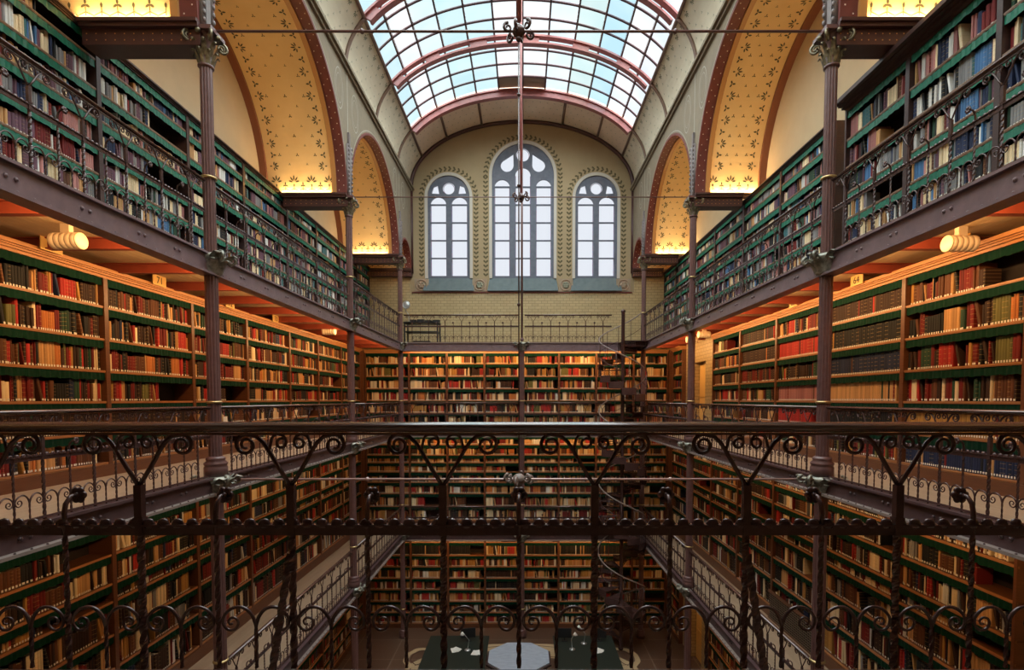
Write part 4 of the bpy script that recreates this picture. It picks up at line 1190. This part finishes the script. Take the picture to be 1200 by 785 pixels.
mb=MB(); mb.tube([(0,0,0),(0,0,.32),(-.12,0,.48),(-.10,-.05,.62)],.012,6); mb.build('arm',M['steel'],t)
mb=MB(); mb.tube([(-.08+.12*cos(a*pi/10),-.06,.66+.12*sin(a*pi/10)) for a in range(20)],.02,6,True); mb.ball((-.08,-.06,.66),.11,14,6,(1,.2,1)); mb.build('lamp_head',M['steel'],t)
mb=MB(); mb.lathe([(.09,0),(.09,.02),(.02,.03)],14); mb.build('base',M['steel'],t)

# ground floor furniture
t=thing('octagonal_table','octagonal table with blue grey marbled top on the ground floor','table',(-.08,15.0,0))
mb=MB()
def octo(mb,rx,ry,z0,z1):
    n=8; vs=[(rx*cos(pi/8+k*pi/4),ry*sin(pi/8+k*pi/4),z) for z in(z0,z1) for k in range(n)]
    mb.add(vs,[(k,(k+1)%n,n+(k+1)%n,n+k) for k in range(n)]+[tuple(range(n))[::-1],tuple(range(n,2*n))])
octo(mb,.94,.94,.95,.99); mb.build('tabletop',M['marble'],t)
mb=MB(); octo(mb,1.0,1.0,.90,.95); octo(mb,.86,.86,.1,.9); octo(mb,.92,.92,0,.1); mb.build('cabinet',M['wood_dark'],t)
mb=MB()
for k in range(8):
    a=k*pi/4; mb.box(0,0,0,0,0,0) if False else None
    for z in (.25,.5,.75):
        c,s_=cos(a),sin(a); r=.80; mb.bar((r*c-s_*.24,r*s_+c*.24,z),(r*c+s_*.24,r*s_-c*.24,z),.02,.16)
mb.build('drawer_front',M['wood'],t)
def desk(x,y,lab):
    t=thing('reading_desk',lab,'desk',(x,y,0))
    mb=MB(); mb.box(-.95,.95,-1.7,.75,.72,.76); mb.build('desktop',M['desk'],t)
    mb=MB(); mb.box(-.91,.91,-1.65,.7,.60,.72); mb.build('frame',M['wood_dark'],t)
    for sx in(-1,1):
        for sy in(-1,1): mb=MB(); mb.lathe([(.03,0),(.04,.05),(.03,.1),(.045,.4),(.035,.6)],10,(sx*.85,-.475+sy*1.1)); mb.build('leg',M['wood_dark'],t)
desk(-2.0,16.1,'dark green topped desk left of the octagonal table'); desk(1.95,16.1,'dark green topped desk right of the octagonal table')
def screen(x,y,rz,lab):
    t=thing('computer_monitor',lab,'monitor',(x,y,.762),rz)
    mb=MB(); mb.box(-.23,.23,-.02,.02,.10,.40); mb.build('display',M['dark'],t); mb=MB(); mb.box(-.10,.10,-.08,.08,0,.012); mb.box(-.02,.02,-.01,.02,.012,.12); mb.build('stand',M['dark'],t)
screen(-1.7,16.5,.2,'black monitor standing on the left ground floor desk'); screen(1.35,16.5,0,'black monitor at the near end of the right desk'); screen(2.45,16.5,-.1,'black monitor at the outer end of the right desk')
def desk_lamp(x,y,rz,lab):
    t=thing('desk_lamp',lab,'lamp',(x,y,.762),rz)
    mb=MB(); mb.lathe([(.09,0),(.09,.02),(.015,.035)],14); mb.build('base',M['steel'],t)
    mb=MB(); mb.tube([(0,0,.03),(.05,0,.3),(-.14,0,.56)],.011,6); mb.build('arm',M['steel'],t)
    mb=MB(); mb.lathe([(.02,.08),(.035,.06),(.075,0),(.07,-.005)],14); mb.v=[(a-.17,b,c+.52) for a,b,c in mb.v]; mb.build('lamp_shade',M['tin_white'],t)
desk_lamp(-1.65,15.85,.5,'steel jointed desk lamp on the left desk beside papers'); desk_lamp(1.95,16.3,.3,'tall white desk lamp on the right desk'); desk_lamp(1.55,15.9,2.0,'low steel desk lamp with curved arm on the right desk')
for k,(x,y,a) in enumerate(((-2.05,15.85,.3),(-1.4,15.68,-.2),(2.3,15.8,.2))):
    t=thing('paper_sheaf',['loose white papers spread on the left desk','second crumpled sheaf nearer the edge of the left desk','white papers on the right desk below the monitor'][k],'papers',(x,y,.761),a)
    for q in range(3):
        mb=MB(); mb.box(-.1+.03*q,.11+.03*q,-.15,.15-.02*q,.002+q*.006,.006+q*.006); o=mb.build('sheet',M['tin_white'],t); o.rotation_euler.z=q*.3
# card geometry
t=bpy.data.objects['shelf_card']; mb=MB(); mb.box(-.003,.003,-.07,.07,0,.13); mb.build('card_face',M['tin_white'],t); mb=MB(); mb.box(.003,.006,-.06,.06,.12,.13); mb.build('foot',M['tin_white'],t)
# grille in the lower right bookcase plinth
t=thing('heating_grille','bronze lattice heating grille at the foot of the right lower bookcases','grille',(XR-.06,10.3,FL[1]+.01))
mb=MB()
for k in range(26): mb.box(-.01,.0,-.9+k*.072-.006,-.9+k*.072+.006,.02,.58)
for k in range(12): mb.box(-.014,-.002,-.92,.92,.03+k*.048,.04+k*.048)
mb.build('lattice',M['mesh_grille'],t)
mb=MB(); mb.box(-.02,.01,-.95,.95,.56,.62); mb.box(-.02,.01,-.95,.95,0,.03); mb.build('frame',M['wood'],t)
mb=MB(); mb.box(.012,.02,-.92,.92,.02,.57); mb.build('backing',M['back'],t)

# ------------------------------------------------------------ light
w=bpy.data.worlds.new('world'); SC.world=w; w.use_nodes=True; nt=w.node_tree; bg=nt.nodes['Background']
bg.inputs[0].default_value=(.93,.97,1,1); bg.inputs[1].default_value=.98
def sun(name,e,ang,rx,rz,col=(1,.97,.93)):
    l=bpy.data.lights.new(name,'SUN'); l.energy=e; l.angle=radians(ang); l.color=col
    o=bpy.data.objects.new(name,l); COL.objects.link(o); o.rotation_euler=(rx,0,rz); return o
sun('sun_through_skylight',20.0,140,radians(14),0)
def area(name,loc,rot,sx,sy,e,col=(1,.64,.30),spread=180):
    l=bpy.data.lights.new(name,'AREA'); l.shape='RECTANGLE'; l.size=sx; l.size_y=sy; l.energy=e; l.color=col; l.spread=radians(spread)
    o=bpy.data.objects.new(name,l); COL.objects.link(o); o.location=loc; o.rotation_euler=rot; return o

def aim(loc,tgt):
    return (Vector(tgt)-Vector(loc)).to_track_quat('-Z','Y').to_euler()
WARM=(1,.575,.235)
def strip_side(s,h,e,y0,y1,front,dz=-.35):
    x=s*(W+.16); L=y1-y0; loc=(x,(y0+y1)/2,H(h))
    d=Vector((s*1,0,dz)).normalized()
    # local x along Y
    zc=-d; xc=Vector((0,1,0)); yc=zc.cross(xc); R=Matrix((xc,yc,zc)).transposed().to_euler()
    area('strip_lamp',loc,R,L,.05,e,WARM)
for s,fr in ((-1,XL),(1,XR)):
    strip_side(s,1.79,150,2.3,18.2,fr,-.35); strip_side(s,1.74,80,2.3,18.2,fr,.35)  # second strip tilts upward, added to brighten the soffit boards
    strip_side(s,-1.22,70,2.3,18.2,fr)
    strip_side(s,-4.86,55,7,18.2,fr)
def strip_end(h,e):
    loc=(0,18.5,H(h)); d=Vector((0,1,-.3)).normalized(); zc=-d; xc=Vector((1,0,0)); yc=zc.cross(xc)
    area('strip_lamp',loc,Matrix((xc,yc,zc)).transposed().to_euler(),8.6,.05,e,WARM)
strip_end(1.80,110); strip_end(-1.2,55); strip_end(-4.84,50)
# lamps lying on the springing ledges, washing the arch vaults
for s in (-1,1):
    xw=WL if s<0 else WR; xm=s*(W+.35+xw)/2; L=xw-W-.4
    for i,y in enumerate(YC):
        for sg in (-1,1):
            if i==0 and sg<0: continue
            if i==3 and sg>0: e=8
            else: e=27
            area('ledge_lamp',(xm,y+sg*.21,H(4.975)),(pi-sg*.0,0,0),L,.06,e,(1,.66,.30))
    # under soffit uplight on the pale boards
SC.view_settings.view_transform='Standard'; SC.view_settings.look='None'; SC.view_settings.exposure=0; SC.view_settings.gamma=1
SC.view_settings.use_curve_mapping=False
SC.cycles.use_denoising=True; SC.cycles.max_bounces=8; SC.cycles.diffuse_bounces=4; SC.cycles.transparent_max_bounces=8; SC.cycles.glossy_bounces=2
SC.cycles.sample_clamp_indirect=4
